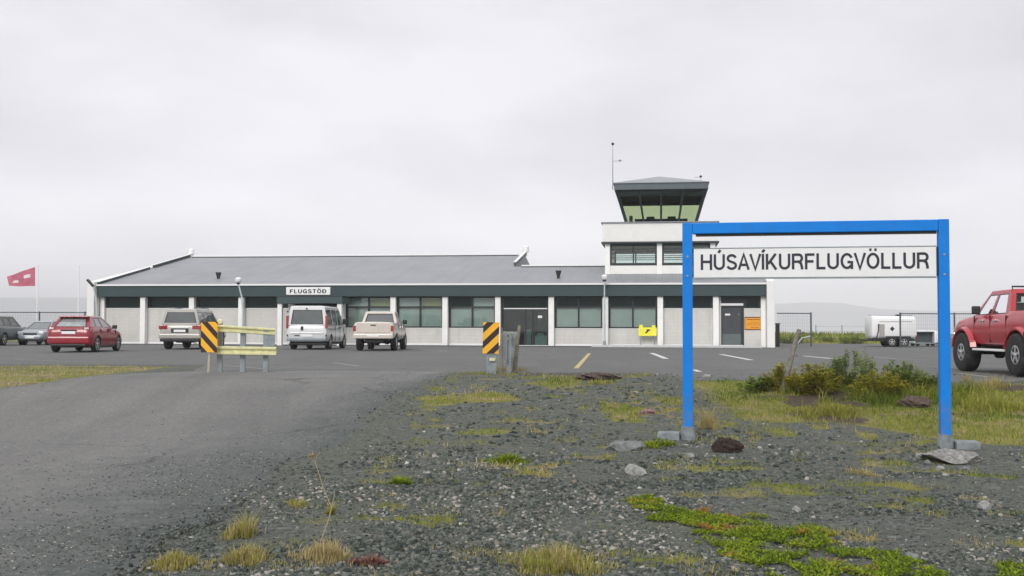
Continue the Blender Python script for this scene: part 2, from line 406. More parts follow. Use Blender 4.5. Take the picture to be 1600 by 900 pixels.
def stones(t, o, scale, cols):
    v = t.n('ShaderNodeTexVoronoi'); v.inputs['Scale'].default_value = scale; t.l(o, v.inputs['Vector'])
    r = t.n('ShaderNodeValToRGB'); sp = t.n('ShaderNodeSeparateColor'); t.l(v.outputs['Color'], sp.inputs[0]); t.l(sp.outputs[0], r.inputs[0])
    e = r.color_ramp.elements
    e[0].position = cols[0][0]; e[0].color = cols[0][1]+(1,); e[1].position = cols[-1][0]; e[1].color = cols[-1][1]+(1,)
    for ps, c in cols[1:-1]:
        q = e.new(ps); q.color = c+(1,)
    return r.outputs[0], v.outputs['Distance']
def mat_ground():
    t = NT('gravel_and_heath_ground'); p = t.n('ShaderNodeBsdfPrincipled'); t.l(p.outputs[0], t.out.inputs[0])
    o = t.obj()
    gcol = [(0.0, (0.030, 0.035, 0.035)), (0.35, (0.065, 0.072, 0.070)), (0.7, (0.105, 0.115, 0.112)), (0.93, (0.15, 0.155, 0.15)), (1.0, (0.30, 0.29, 0.27))]
    c1, d1 = stones(t, o, 34, gcol); c2, d2 = stones(t, o, 13, gcol)
    g = t.mix(t.rng(t.noise(6, 3, 0.5, o), 0.45, 0.6, 0.15, 0.75), c1, c2)
    g = t.mix(t.rng(t.noise(1.2, 6, 0.7, o), 0.35, 0.65, 0.15, 0.8), g, t.mix(t.rng(t.noise(18, 6, 0.8, o), 0.38, 0.62), (0.038, 0.046, 0.034), (0.160, 0.168, 0.128)))
    g = t.mix(t.rng(t.noise(2.7, 6, 0.75, o), 0.56, 0.70, 0.0, 0.6), g, (0.135, 0.120, 0.085))
    a = t.n('ShaderNodeAttribute', attribute_name='grass'); b = t.n('ShaderNodeAttribute', attribute_name='brown'); y = t.n('ShaderNodeAttribute', attribute_name='straw')
    gn = t.noise(14, 5, 0.75, o)
    green = t.mix(t.rng(gn, 0.35, 0.68), (0.075, 0.09, 0.022), (0.23, 0.24, 0.035))
    green = t.mix(t.rng(t.noise(2.2, 4, 0.6, o), 0.42, 0.66, 0, 0.8), green, (0.24, 0.21, 0.085))
    straw = t.mix(t.rng(gn, 0.35, 0.65), (0.14, 0.115, 0.06), (0.30, 0.25, 0.13))
    brown = t.mix(t.rng(gn, 0.35, 0.65), (0.045, 0.033, 0.025), (0.115, 0.085, 0.065))
    fine = t.n('ShaderNodeMath', operation='MULTIPLY_ADD'); t.l(t.noise(9, 6, 0.8, o), fine.inputs[0]); fine.inputs[1].default_value = 1.3; fine.inputs[2].default_value = -0.65
    def soft(att):
        ad = t.n('ShaderNodeMath', operation='ADD'); t.l(att.outputs['Fac'], ad.inputs[0]); t.l(fine.outputs[0], ad.inputs[1])
        return t.rng(ad.outputs[0], 0.38, 0.62)
    c = t.mix(soft(a), g, green); c = t.mix(soft(y), c, straw); c = t.mix(soft(b), c, brown)
    t.l(c, p.inputs['Base Color']); p.inputs['Roughness'].default_value = 0.95; p.inputs['Specular IOR Level'].default_value = 0.25
    bp = t.n('ShaderNodeBump'); bp.inputs['Strength'].default_value = 0.8; bp.inputs['Distance'].default_value = 0.02
    ad = t.n('ShaderNodeMath', operation='ADD'); t.l(t.noise(40, 5, 0.7, o), ad.inputs[0]); t.l(d2, ad.inputs[1]); t.l(ad.outputs[0], bp.inputs['Height'])
    t.l(bp.outputs[0], p.inputs['Normal'])
    return t.m
def mat_asphalt(name, dark, light, edge=False):
    t = NT(name); p = t.n('ShaderNodeBsdfPrincipled'); t.l(p.outputs[0], t.out.inputs[0]); o = t.obj()
    base = t.mix(t.rng(t.noise(0.35, 5, 0.6, o), 0.35, 0.68), dark, light)
    # worn along the direction of travel
    mpn = t.n('ShaderNodeMapping'); mpn.inputs['Scale'].default_value = (1.3, 0.12, 1); mpn.inputs['Rotation'].default_value = (0, 0, R(-14)); t.l(o, mpn.inputs[0])
    base = t.mix(t.rng(t.noise(1.0, 4, 0.6, mpn.outputs[0]), 0.42, 0.65, 0, 0.55), base, tuple(x*1.22 for x in light))
    mp2 = t.n('ShaderNodeMapping'); mp2.inputs['Scale'].default_value = (0.10, 1.1, 1); t.l(o, mp2.inputs[0])
    if not edge:
        base = t.mix(t.rng(t.noise(1.0, 6, 0.7, mp2.outputs[0]), 0.46, 0.62, 0, 0.5), base, (0.165, 0.165, 0.160))
        base = t.mix(t.rng(t.noise(0.22, 5, 0.6, o), 0.48, 0.62, 0, 0.45), base, (0.10, 0.092, 0.090))
        base = t.mix(t.rng(t.noise(1.7, 7, 0.75, mp2.outputs[0]), 0.60, 0.70, 0, 0.6), base, (0.05, 0.052, 0.052))
    sp1, dd = stones(t, o, 55, [(0.0, (0.05, 0.055, 0.055)), (0.5, (0.11, 0.113, 0.112)), (0.88, (0.17, 0.17, 0.165)), (1.0, (0.42, 0.41, 0.39))])
    sp2, dd2 = stones(t, o, 20, [(0.0, (0.06, 0.062, 0.062)), (0.5, (0.115, 0.117, 0.115)), (0.9, (0.16, 0.16, 0.155)), (1.0, (0.35, 0.34, 0.33))])
    c = t.mix(0.30, base, sp1); c = t.mix(0.16, c, sp2)
    c = t.mix(t.rng(t.noise(1.1, 7, 0.75, o), 0.62, 0.72, 0, 0.5), c, (0.06, 0.066, 0.066))
    if edge:
        a = t.n('ShaderNodeAttribute', attribute_name='edge')
        ad = t.n('ShaderNodeMath', operation='MULTIPLY_ADD'); t.l(t.noise(1.8, 8, 0.72, o), ad.inputs[0]); ad.inputs[1].default_value = 1.3; ad.inputs[2].default_value = -0.65
        a2 = t.n('ShaderNodeMath', operation='ADD'); t.l(a.outputs['Fac'], a2.inputs[0]); t.l(ad.outputs[0], a2.inputs[1])
        g1, _ = stones(t, o, 30, [(0.0, (0.030, 0.035, 0.035)), (0.35, (0.065, 0.072, 0.070)), (0.7, (0.105, 0.115, 0.112)), (0.93, (0.15, 0.155, 0.15)), (1.0, (0.30, 0.29, 0.27))])
        g2 = t.mix(0.62, g1, (0.074, 0.082, 0.080))
        c = t.mix(t.rng(a2.outputs[0], 0.15, 0.95), c, g2)
    vw = t.n('ShaderNodeVectorMath', operation='ADD'); nw = t.n('ShaderNodeTexNoise'); nw.inputs['Scale'].default_value = 0.9; nw.inputs['Detail'].default_value = 6; t.l(o, nw.inputs['Vector'])
    t.l(o, vw.inputs[0]); t.l(nw.outputs['Color'], vw.inputs[1])
    vc = t.n('ShaderNodeTexVoronoi', feature='DISTANCE_TO_EDGE'); vc.inputs['Scale'].default_value = 0.16; t.l(vw.outputs[0], vc.inputs['Vector'])
    ck = t.n('ShaderNodeMath', operation='MULTIPLY'); t.l(t.rng(vc.outputs['Distance'], 0.0, 0.006, 0.75, 0.0), ck.inputs[0]); t.l(t.rng(t.noise(0.5, 3, 0.5, o), 0.42, 0.6), ck.inputs[1])
    c = t.mix(ck.outputs[0], c, (0.03, 0.032, 0.032))
    t.l(c, p.inputs['Base Color']); p.inputs['Roughness'].default_value = 0.9; p.inputs['Specular IOR Level'].default_value = 0.3
    bp = t.n('ShaderNodeBump'); bp.inputs['Strength'].default_value = 0.5; bp.inputs['Distance'].default_value = 0.008
    t.l(t.noise(60, 5, 0.75, o), bp.inputs['Height']); t.l(bp.outputs[0], p.inputs['Normal'])
    return t.m
def mat_attr(name, cols, rough=0.9, trans=0.0, attr='tone'):
    t = NT(name); p = t.n('ShaderNodeBsdfPrincipled'); a = t.n('ShaderNodeAttribute', attribute_name=attr)
    r = t.n('ShaderNodeValToRGB'); t.l(a.outputs['Fac'], r.inputs[0]); e = r.color_ramp.elements
    e[0].position = cols[0][0]; e[0].color = cols[0][1]+(1,); e[1].position = cols[-1][0]; e[1].color = cols[-1][1]+(1,)
    for ps, c in cols[1:-1]:
        q = e.new(ps); q.color = c+(1,)
    t.l(r.outputs[0], p.inputs['Base Color']); p.inputs['Roughness'].default_value = rough; p.inputs['Specular IOR Level'].default_value = 0.25
    if trans:
        tl = t.n('ShaderNodeBsdfTranslucent'); t.l(r.outputs[0], tl.inputs[0]); mxn = t.n('ShaderNodeMixShader'); mxn.inputs[0].default_value = trans
        t.l(p.outputs[0], mxn.inputs[1]); t.l(tl.outputs[0], mxn.inputs[2]); t.l(mxn.outputs[0], t.out.inputs[0])
    else: t.l(p.outputs[0], t.out.inputs[0])
    return t.m
M['ground'] = mat_ground()
M['lot'] = mat_asphalt('car_park_asphalt', (0.088, 0.092, 0.093), (0.118, 0.120, 0.119))
M['road'] = mat_asphalt('worn_road_asphalt', (0.128, 0.126, 0.124), (0.185, 0.180, 0.174), edge=True)
M['pebble'] = mat_attr('loose_gravel_stone', [(0.0, (0.028, 0.036, 0.034)), (0.35, (0.068, 0.079, 0.070)), (0.65, (0.112, 0.122, 0.108)), (0.86, (0.155, 0.162, 0.145)), (0.93, (0.21, 0.18, 0.15)), (1.0, (0.44, 0.43, 0.40))])
M['grass'] = mat_attr('grass_blades', [(0.0, (0.07, 0.11, 0.014)), (0.3, (0.17, 0.22, 0.025)), (0.55, (0.29, 0.28, 0.045)), (0.78, (0.38, 0.32, 0.12)), (1.0, (0.46, 0.37, 0.21))], trans=0.25)
M['moss'] = mat_attr('crowberry_mat_leaves', [(0.0, (0.030, 0.050, 0.010)), (0.35, (0.12, 0.18, 0.010)), (0.75, (0.28, 0.36, 0.020)), (0.92, (0.30, 0.23, 0.04)), (1.0, (0.40, 0.14, 0.06))], trans=0.35)
M['leaf_green'] = mat_attr('willow_leaves_green', [(0.0, (0.07, 0.12, 0.022)), (0.45, (0.21, 0.29, 0.055)), (1.0, (0.38, 0.43, 0.12))], trans=0.5)
M['leaf_yellow'] = mat_attr('willow_leaves_yellowing', [(0.0, (0.12, 0.14, 0.014)), (0.4, (0.34, 0.34, 0.040)), (0.85, (0.50, 0.42, 0.06)), (1.0, (0.38, 0.20, 0.05))], trans=0.5)
M['stem'] = simple('thin_brown_stems', (0.20, 0.16, 0.10), 0.9)
M['drystem'] = simple('dry_straw_stems', (0.36, 0.30, 0.19), 0.9)
M['clod'] = simple('dark_brown_peat', (0.028, 0.016, 0.012), 0.95, var=0.4, vs=25, bump=1.0, bs=50)
M['rock_pale'] = simple('pale_lichen_rock', (0.30, 0.30, 0.285), 0.9, var=0.3, vs=14, bump=0.8, bs=40)
M['rock_grey'] = simple('grey_flat_rock', (0.17, 0.18, 0.175), 0.9, var=0.3, vs=14, bump=0.8, bs=40)
M['red_plant'] = mat_attr('reddish_low_plant_leaves', [(0.0, (0.10, 0.03, 0.03)), (0.6, (0.26, 0.10, 0.08)), (1.0, (0.30, 0.24, 0.11))], trans=0.2)
M['pink_plant'] = mat_attr('pink_flower_heads', [(0.0, (0.12, 0.11, 0.05)), (0.5, (0.36, 0.19, 0.24)), (1.0, (0.50, 0.30, 0.36))], trans=0.2)
M['hill'] = simple('distant_hill_heath', (0.07, 0.08, 0.07), 1.0, var=0.3, vs=0.004)

# ---------------------------------------------------------------- ground sheet, car park, road
def lines(a, b, step, far, g):
    c = list(np.arange(a, b+1e-6, step)); s = step
    hi = []; x = c[-1]
    while x < far: s *= g; x += s; hi.append(x)
    s = step; lo = []; x = c[0]
    while x > -far: s *= g; x -= s; lo.append(x)
    return np.array(lo[::-1]+c+hi)
xs = lines(-7, 12, 0.10, 7500, 1.11)
ys = lines(5, 27, 0.10, 8500, 1.09)
ys = ys[ys > -1500]
X, Yg = np.meshgrid(xs, ys)
Z = ground_z(X, Yg)
# sink the sheet below the paved sheets that lie on it
nx, ny = len(xs), len(ys)
idx = np.arange(nx*ny).reshape(ny, nx)
Fq = np.stack([idx[:-1, :-1], idx[:-1, 1:], idx[1:, 1:], idx[1:, :-1]], -1).reshape(-1, 4)
def pix(x, y, z):
    d = np.stack([x-CAM.x, y-CAM.y, z-CAM.z], -1)
    dz = d@np.array(fw); dz = np.where(dz > 0.5, dz, 0.5)
    return 800+F*(d@np.array(rt))/dz, 450-F*(d@np.array(up))/dz
def lot_y(x):
    x = np.asarray(x, float)
    return 25.6 + 0.35*(fbm(x, x*0, 1.1, 3)-0.5) + 4.4*(1-sstep(-8.6, -7.4, x)) - 2.9*sstep(3.0, 3.9, x) - 0.9*sstep(7.6, 9.2, x)
def masks(x, y):
    """plant cover of the ground, from world position"""
    n1 = fbm(x, y, 0.9, 21); n2 = fbm(x, y, 0.5, 31); n3 = fbm(x, y, 2.2, 41)
    grass = np.zeros_like(x); straw = np.zeros_like(x); brown = np.zeros_like(x)
    # turf to the right of the sign and around the shrubs
    lim = 17.6 - 1.9*sstep(5.0, 6.8, x) - 0.9*sstep(6.8, 9, x)
    turf = sstep(2.6, 4.6, x)*sstep(lim-0.5, lim+0.5, y)*(1-sstep(-0.45, -0.05, y-lot_y(x)))
    grass = np.maximum(grass, turf*(0.55+0.7*n1))
    brown = np.maximum(brown, turf*sstep(0.56, 0.68, n2)*0.9)
    straw = np.maximum(straw, turf*sstep(0.55, 0.70, n3)*0.7*(1-0.8*sstep(22, 23, y)))
    # thin growth between the road and the sign
    thin = sstep(-3.2, -1.2, x)*sstep(13.0, 18, y)*(1-sstep(-.4, -.05, y-lot_y(x)))*(1-turf)
    grass = np.maximum(grass, thin*(0.05+0.75*sstep(0.45, 0.75, n1)))
    straw = np.maximum(straw, thin*sstep(0.58, 0.75, n3)*0.6)
    brown = np.maximum(brown, thin*sstep(23.3, 24.6, y)*(0.25+0.5*n2))
    sp = sstep(-2.6, -1.6, x-.02*y)*(1-turf)*(1-sstep(-.4, -.05, y-lot_y(x)))*sstep(6, 8, y)
    straw = np.maximum(straw, sp*sstep(.60, .74, fbm(x, y, 2.1, 91))*.62); grass = np.maximum(grass, sp*sstep(.61, .74, fbm(x, y, 1.5, 93))*.62)
    # verge left of the road, at the edge of the car park
    verge = (1-sstep(-9.2, -8.0, x+1.6*(n1-.5)))*sstep(19.5, 21, y+1.5*(n2-.5))*(1-sstep(28.0, 30.3, y+3*(n3-.5)))
    grass = np.maximum(grass, verge*(0.25+0.8*n1)); straw = np.maximum(straw, verge*sstep(0.38, 0.6, n3)*0.75); brown = np.maximum(brown, verge*sstep(0.62, 0.7, n3)*0.6)
    far = sstep(74, 76, y)
    grass = np.maximum(grass, far*(0.75+0.4*n1)); straw = np.maximum(straw, far*sstep(0.6, 0.75, n2)*0.5)
    return grass, straw, brown
gr_, st_, br_ = masks(X.ravel(), Yg.ravel())
ground = raw_mesh('ground', np.stack([X.ravel(), Yg.ravel(), Z.ravel()], -1), Fq, M['ground'], attr={'grass': gr_, 'straw': st_, 'brown': br_}, smooth=True)
tag(ground, kind='structure')

def sheet(name, mat, left, right, y0, y1, dx, dy, lift, edge=0.0):
    """paved sheet between the curves left(y) and right(y), following the ground"""
    yy = np.arange(y0, y1+1e-6, dy); n = int(max(2, math.ceil((right(yy[0])-left(yy[0]))/dx)))
    V = []; E = []
    for y in yy:
        l, r = left(y), right(y); x = np.linspace(l, r, n+1)
        V.append(np.stack([x, np.full(n+1, y), ground_z(x, np.full(n+1, y))+np.where((np.arange(n+1) == 0) | (np.arange(n+1) == n), -.03, np.where((np.arange(n+1) < 3) | (np.arange(n+1) > n-3), .004, lift))], -1))
        E.append(np.clip(1-np.minimum((x-l)*2.5, (r-x)/(3.6-2.6*float(sstep(11, 24, y)))), 0, 1) if edge else np.zeros(n+1))
    V = np.concatenate(V); ii = np.arange(len(V)).reshape(len(yy), n+1)
    Fc = np.stack([ii[:-1, :-1], ii[:-1, 1:], ii[1:, 1:], ii[1:, :-1]], -1).reshape(-1, 4)
    return tag(raw_mesh(name, V, Fc, mat, attr={'edge': np.concatenate(E)}, smooth=True), kind='structure')
def car_park():
    xx = np.concatenate([np.arange(-70, -10, 1.0), np.arange(-10, 20, 0.15), np.arange(20, 60, 1.0)])
    rows = np.concatenate([[0, 0.08, 0.3, .6, 1, 1.5, 2, 3], np.arange(4, 50, 2)])
    V = []
    ly = lot_y(xx)
    for r in rows:
        y = ly + (75.5-ly)*r/(rows[-1])
        V.append(np.stack([xx, y, ground_z(xx, y)+(0.012 if r > 0 else -0.02)], -1))
    V = np.concatenate(V); ii = np.arange(len(V)).reshape(len(rows), len(xx))
    Fc = np.stack([ii[:-1, :-1], ii[:-1, 1:], ii[1:, 1:], ii[1:, :-1]], -1).reshape(-1, 4)
    tag(raw_mesh('car_park', V, Fc, M['lot']), kind='structure')
car_park()
# road comes in from the lower left and opens into the car park
def road_l(y):
    return float(np.interp(y, [2, 14, 18, 21, 23.5, 25.0, 25.9], [-13.5, -12.3, -11.0, -9.9, -8.9, -8.1, -7.4]) + 0.25*(vnoise(0.0, y, 1.3, 6)-0.5))
def road_r(y):
    return float(np.interp(y, [2, 8, 12.5, 18, 21, 24.0, 25.9], [-2.5, -2.55, -2.6, -2.3, -1.9, -1.2, -0.7]) + 0.35*(vnoise(3.0, y, 1.7, 9)-0.5))
sheet('road', M['road'], road_l, road_r, 2.0, 25.6, 0.12, 0.12, 0.016, 1.0)
# far hills, several kilometres off
def hill(name, pts, Y, depth, label):
    """pts: (px, py) skyline seen from the camera; a ridge with real slopes"""
    xs_ = np.linspace(pts[0][0], pts[-1][0], 70); yk = np.interp(xs_, [p[0] for p in pts], [p[1] for p in pts])
    V = []; rows = 9
    for j in range(rows):
        t = j/(rows-1)
        for x, yv in zip(xs_, yk):
            P = at(x, yv, Y); h = P.z+42
            prof = math.sin(min(1, t*2)*math.pi/2) if t <= 0.5 else math.sin((1-t)*2*math.pi/2)
            yy = Y + (t-0.5)*depth
            V.append((P.x, yy, -42 + h*prof*(1+0.10*(vnoise(P.x, yy, 0.004, 5)-0.5) if abs(t-.5) > .01 else 1)))
    ii = np.arange(len(V)).reshape(rows, 70)
    Fc = np.stack([ii[:-1, :-1], ii[:-1, 1:], ii[1:, 1:], ii[1:, :-1]], -1).reshape(-1, 4)
    tag(raw_mesh(name, np.array(V), Fc, M['hill'], smooth=True), kind='structure')
hill('hills', [(-900, 470), (-300, 468), (0, 465), (150, 465), (300, 470), (600, 485), (900, 492), (1100, 486), (1170, 476), (1230, 474), (1290, 471), (1322, 474), (1345, 481), (1400, 484), (1500, 486), (1600, 486), (1900, 480), (2500, 476)], 5200, 1500, '')

# ---------------------------------------------------------------- haze
hz = MB().box(-7000, 7000, -1000, 6800, -48, 190).build('haze', M['hill'])
hm = bpy.data.materials.new('haze_air'); hm.use_nodes = True
for n in list(hm.node_tree.nodes): hm.node_tree.nodes.remove(n)
ho = hm.node_tree.nodes.new('ShaderNodeOutputMaterial'); hv = hm.node_tree.nodes.new('ShaderNodeVolumePrincipled')
hv.inputs['Color'].default_value = (0.955, 0.97, 1.0, 1); hv.inputs['Density'].default_value = 0.00038; hv.inputs['Anisotropy'].default_value = -0.35
hm.node_tree.links.new(hv.outputs[0], ho.inputs['Volume'])
hz.data.materials.clear(); hz.data.materials.append(hm)
tag(hz, kind='stuff')

# ---------------------------------------------------------------- terminal building
BX, BY, BA, BAY = -25.147, 66.154, -0.1362, 3.0775
term = thing('terminal_building', (BX, BY, 0), BA, 'long low white and grey airport terminal with blue grey fascia and white pillars', 'building')
def tw(x, y, z):
    c, s = math.cos(BA), math.sin(BA)
    return Vector((BX + x*c - y*s, BY + x*s + y*c, z))
L = 13*BAY-0.34; XS = 0.28; ZE = 3.59; ZF = 2.86; SL = 0.193
ub = 8*BAY
# roof: upper plane rises to a ridge, lower plane over the right half
MB().loft([[(XS-0.05, -0.62, ZE), (XS-0.05, 12.2, ZE+SL*12.8), (XS-0.05, 25, ZE), (XS-0.05, 25, ZE-0.2), (XS-0.05, -0.62, ZE-0.2)],
           [(ub, -0.62, ZE), (ub, 12.2, ZE+SL*12.8), (ub, 25, ZE), (ub, 25, ZE-0.2), (ub, -0.62, ZE-0.2)]]).build('roof', M['roof'], term)
MB().loft([[(ub+0.004, -0.62, ZE), (ub+0.004, 6.4, ZE+SL*7.0), (ub+0.004, 13.4, ZE), (ub+0.004, 13.4, ZE-0.2), (ub+0.004, -0.62, ZE-0.2)],
           [(L, -0.62, ZE), (L, 6.4, ZE+SL*7.0), (L, 13.4, ZE), (L, 13.4, ZE-0.2), (L, -0.62, ZE-0.2)]]).build('roof', M['roof'], term)
# ridge cappings (pale line with a dark line below)
for x0, x1, yy in ((XS+0.3, ub-0.5, 12.2), (ub+0.5, 9.96*BAY, 6.4)):
    zz = ZE+SL*(yy+0.6)
    rc = MB().box(x0, x1, yy-0.16, yy+0.16, zz-0.02, zz+0.10).build('ridge_cap', M['trim_white'], term, bevel=0.02)
    MB().box(x0, x1, yy-0.30, yy-0.165, zz-0.06, zz+0.01).build('flashing', M['trim_dark'], rc)
# barge boards on the gable edges, each ending in a pale cap
def barge(x, y0, y1, w_=0.12, up_=0.30):
    z0, z1 = ZE+SL*(y0+0.6), ZE+SL*(y1+0.6)
    b = MB().loft([[(x-w_/2, y0, z0-0.02), (x+w_/2, y0, z0-0.02), (x+w_/2, y0, z0+up_), (x-w_/2, y0, z0+up_)],
               [(x-w_/2, y1, z1-0.02), (x+w_/2, y1, z1-0.02), (x+w_/2, y1, z1+up_), (x-w_/2, y1, z1+up_)]]).build('barge_board', M['trim_dark'], term)
    MB().loft([[(x-w_/2-.02, y0, z0+up_+.003), (x+w_/2+.02, y0, z0+up_+.003), (x+w_/2+.02, y0, z0+up_+.028), (x-w_/2-.02, y0, z0+up_+.028)],
               [(x-w_/2-.02, y1, z1+up_+.003), (x+w_/2+.02, y1, z1+up_+.003), (x+w_/2+.02, y1, z1+up_+.028), (x-w_/2-.02, y1, z1+up_+.028)]]).build('coping', M['trim_white'], b)
    return b
barge(XS, -0.6, 6.0, up_=0.15); barge(XS, 6.6, 12.2, up_=0.20)
b_ = barge(ub, 6.9, 12.3, 0.14, 0.22)
for x, y in ((XS, 12.45), (ub, 12.6)):
    MB().lathe([(0.10, 0), (0.10, 0.25), (0.21, 0.28), (0.21, 0.62), (0.10, 0.70)], 12, c=(x, y, ZE+SL*(y+0.6)-0.1)).build('roof_cowl', M['trim_white'], term, smooth=40)
for s_ in (6.95, 27.95):
    MB().lathe([(0.08, 0), (0.09, 0.16), (0.17, 0.44), (0.17, 0.50)], 14, c=(s_, 1.25 if s_ > 20 else 1.6, ZE+SL*1.95-0.06)).build('roof_vent', M['black'], term, smooth=40)
# fascia (slopes back slightly), gutter line above, dark reveal below
MB().loft([[(XS, -0.62, ZF), (XS, -0.48, ZF), (XS, -0.48, ZE-0.205), (XS, -0.66, ZE-0.205), (XS, -0.80, ZE-0.08), (XS, -0.80, ZE-0.115)][:4],
           [(L-0.02, -0.62, ZF), (L-0.02, -0.48, ZF), (L-0.02, -0.48, ZE-0.205), (L-0.02, -0.66, ZE-0.205)]]).build('fascia', M['fascia'], term)
MB().box(XS, L-0.02, -0.66, -0.48, ZE-0.202, ZE-0.10).build('fascia_top', M['fascia'], term)
MB().box(XS-.02, L, -0.76, -0.622, ZE-0.098, ZE+0.0).build('gutter', M['trim_white'], term, bevel=0.01)
MB().box(XS, L-0.02, -0.475, 0.0, ZF+0.02, ZF+0.08).build('soffit', M['trim_dark'], term)
# end walls
def endwall(x0, x1):
    MB().loft([[(x, -0.95, 0), (x, -0.95, ZE+0.12), (x, 12.2, ZE+SL*12.8+0.0 if x1 < 5 else ZE+SL*2), (x, 24, ZE-0.1), (x, 24, 0)] for x in (x0, x1)]).build('end_wall', M['white_wall'], term, bevel=0.015)
endwall(XS-0.50, XS-0.056)
MB().loft([[(x, -0.95, 0), (x, -0.95, ZE+0.10), (x, 6.4, ZE+SL*7), (x, 13, ZE-0.1), (x, 13, 0)] for x in (L+0.004, L+0.42)]).build('end_wall', M['white_wall'], term, bevel=0.015)
# back wall and floor so the building is closed
MB().box(XS, L, 12.9, 13.1, 0, ZE-0.21).build('back_wall', M['wall'], term)
MB().box(XS, L, 0.22, 12.85, 0.01, 0.06).build('floor', M['interior'], term)
MB().box(XS, L, 5.0, 5.1, 0.062, ZE-0.21).build('inner_wall', simple('inner_wall_paint', (0.10, 0.115, 0.11), 0.9), term)
# columns
cw = 0.36
for i in range(1, 13):
    x = i*BAY
    c = MB().box(x-cw/2+0.02, x+cw/2-0.02, -0.47, -0.12, 0, ZF-0.02).build('column', M['column'], term, bevel=0.02)
for x in (XS+0.13, L-0.14):
    MB().box(x-0.13, x+0.13, -0.30, -0.12, 0, ZF-0.02).build('column', M['column'], term, bevel=0.015)
def wall_piece(x0, x1, z0, z1):
    return MB().box(x0, x1, -0.10, 0.10, z0, z1).build('wall', M['wall'], term)
def plinth(x0, x1):
    MB().box(x0, x1, -0.13, -0.103, 0.03, 0.14).build('plinth', M['trim_white'], term)
def high_window(x0, x1, z0=2.18, z1=ZF-0.03):
    fr = MB()
    fr.box(x0, x1, -0.09, 0.0, z0, z0+0.06).box(x0, x1, -0.09, 0.0, z1-0.07, z1+0.05)
    fr.box(x0, x0+0.10, -0.09, 0.0, z0+.06, z1-.07).box(x1-0.10, x1, -0.09, 0.0, z0+.06, z1-.07)
    f = fr.build('window', M['frame_dark'], term)
    MB().box(x0+0.1, x1-0.1, -0.05, -0.04, z0+.06, z1-.07).build('pane', M['glass_dark'], f)
    MB().box(x0, x1, -0.12, 0.0, z0-0.045, z0-0.003).build('sill', M['trim_white'], f)
def big_window(x0, x1, upper):
    z0, zt, z1 = 1.04, 2.20, ZF-0.03
    xm = (x0+x1)/2; fr = MB()
    fr.box(x0, x1, -0.09, 0.0, z0, z0+0.08).box(x0, x1, -0.09, 0.0, z1-0.05, z1+0.05).box(x0, x1, -0.09, 0.0, zt, zt+0.09)
    fr.box(x0, x0+0.09, -0.088, 0.0, z0+.08, zt).box(x1-0.09, x1, -0.088, 0.0, z0+.08, zt).box(xm-0.05, xm+0.05, -0.088, 0.0, z0+.08, zt)
    fr.box(x0, x0+0.09, -0.088, 0.0, zt+.09, z1-.05).box(x1-0.09, x1, -0.088, 0.0, zt+.09, z1-.05).box(xm-0.05, xm+0.05, -0.088, 0.0, zt+.09, z1-.05)
    f = fr.build('window', M['frame_dark'], term)
    for k, (a, b) in enumerate(((x0+.09, xm-.05), (xm+.05, x1-.09))):
        MB().box(a, b, -0.05, -0.042, z0+.08, zt).build('pane', M['glass'], f)
        n = 11; bl = MB()
        for q in range(n):
            xa = a+(b-a)*q/n; bl.quad((xa, 0.05, z0+.04), (xa+(b-a)/n*0.97, 0.085, z0+.04), (xa+(b-a)/n*0.97, 0.085, zt+.02), (xa, 0.05, zt+.02))
        bl.build('blind', M['blind'], f, recalc=False)
        if upper[k] == 'd':
            MB().box(a, b, -0.05, -0.042, zt+.09, z1-.05).build('pane', M['glass_dark'], f)
        else:
            MB().box(a, b, -0.05, -0.042, zt+.09, z1-.05).build('pane', M['glass'], f)
            MB().box(a, b, 0.06, 0.07, zt+.05, z1).build('blind', M['blind'] if upper[k] == 'g' else simple('yellow_green_blind', (0.30, 0.31, 0.13), 0.8), f)
    MB().box(x0, x1, -0.13, 0.0, z0-0.045, z0-0.003).build('sill', M['trim_white'], f)
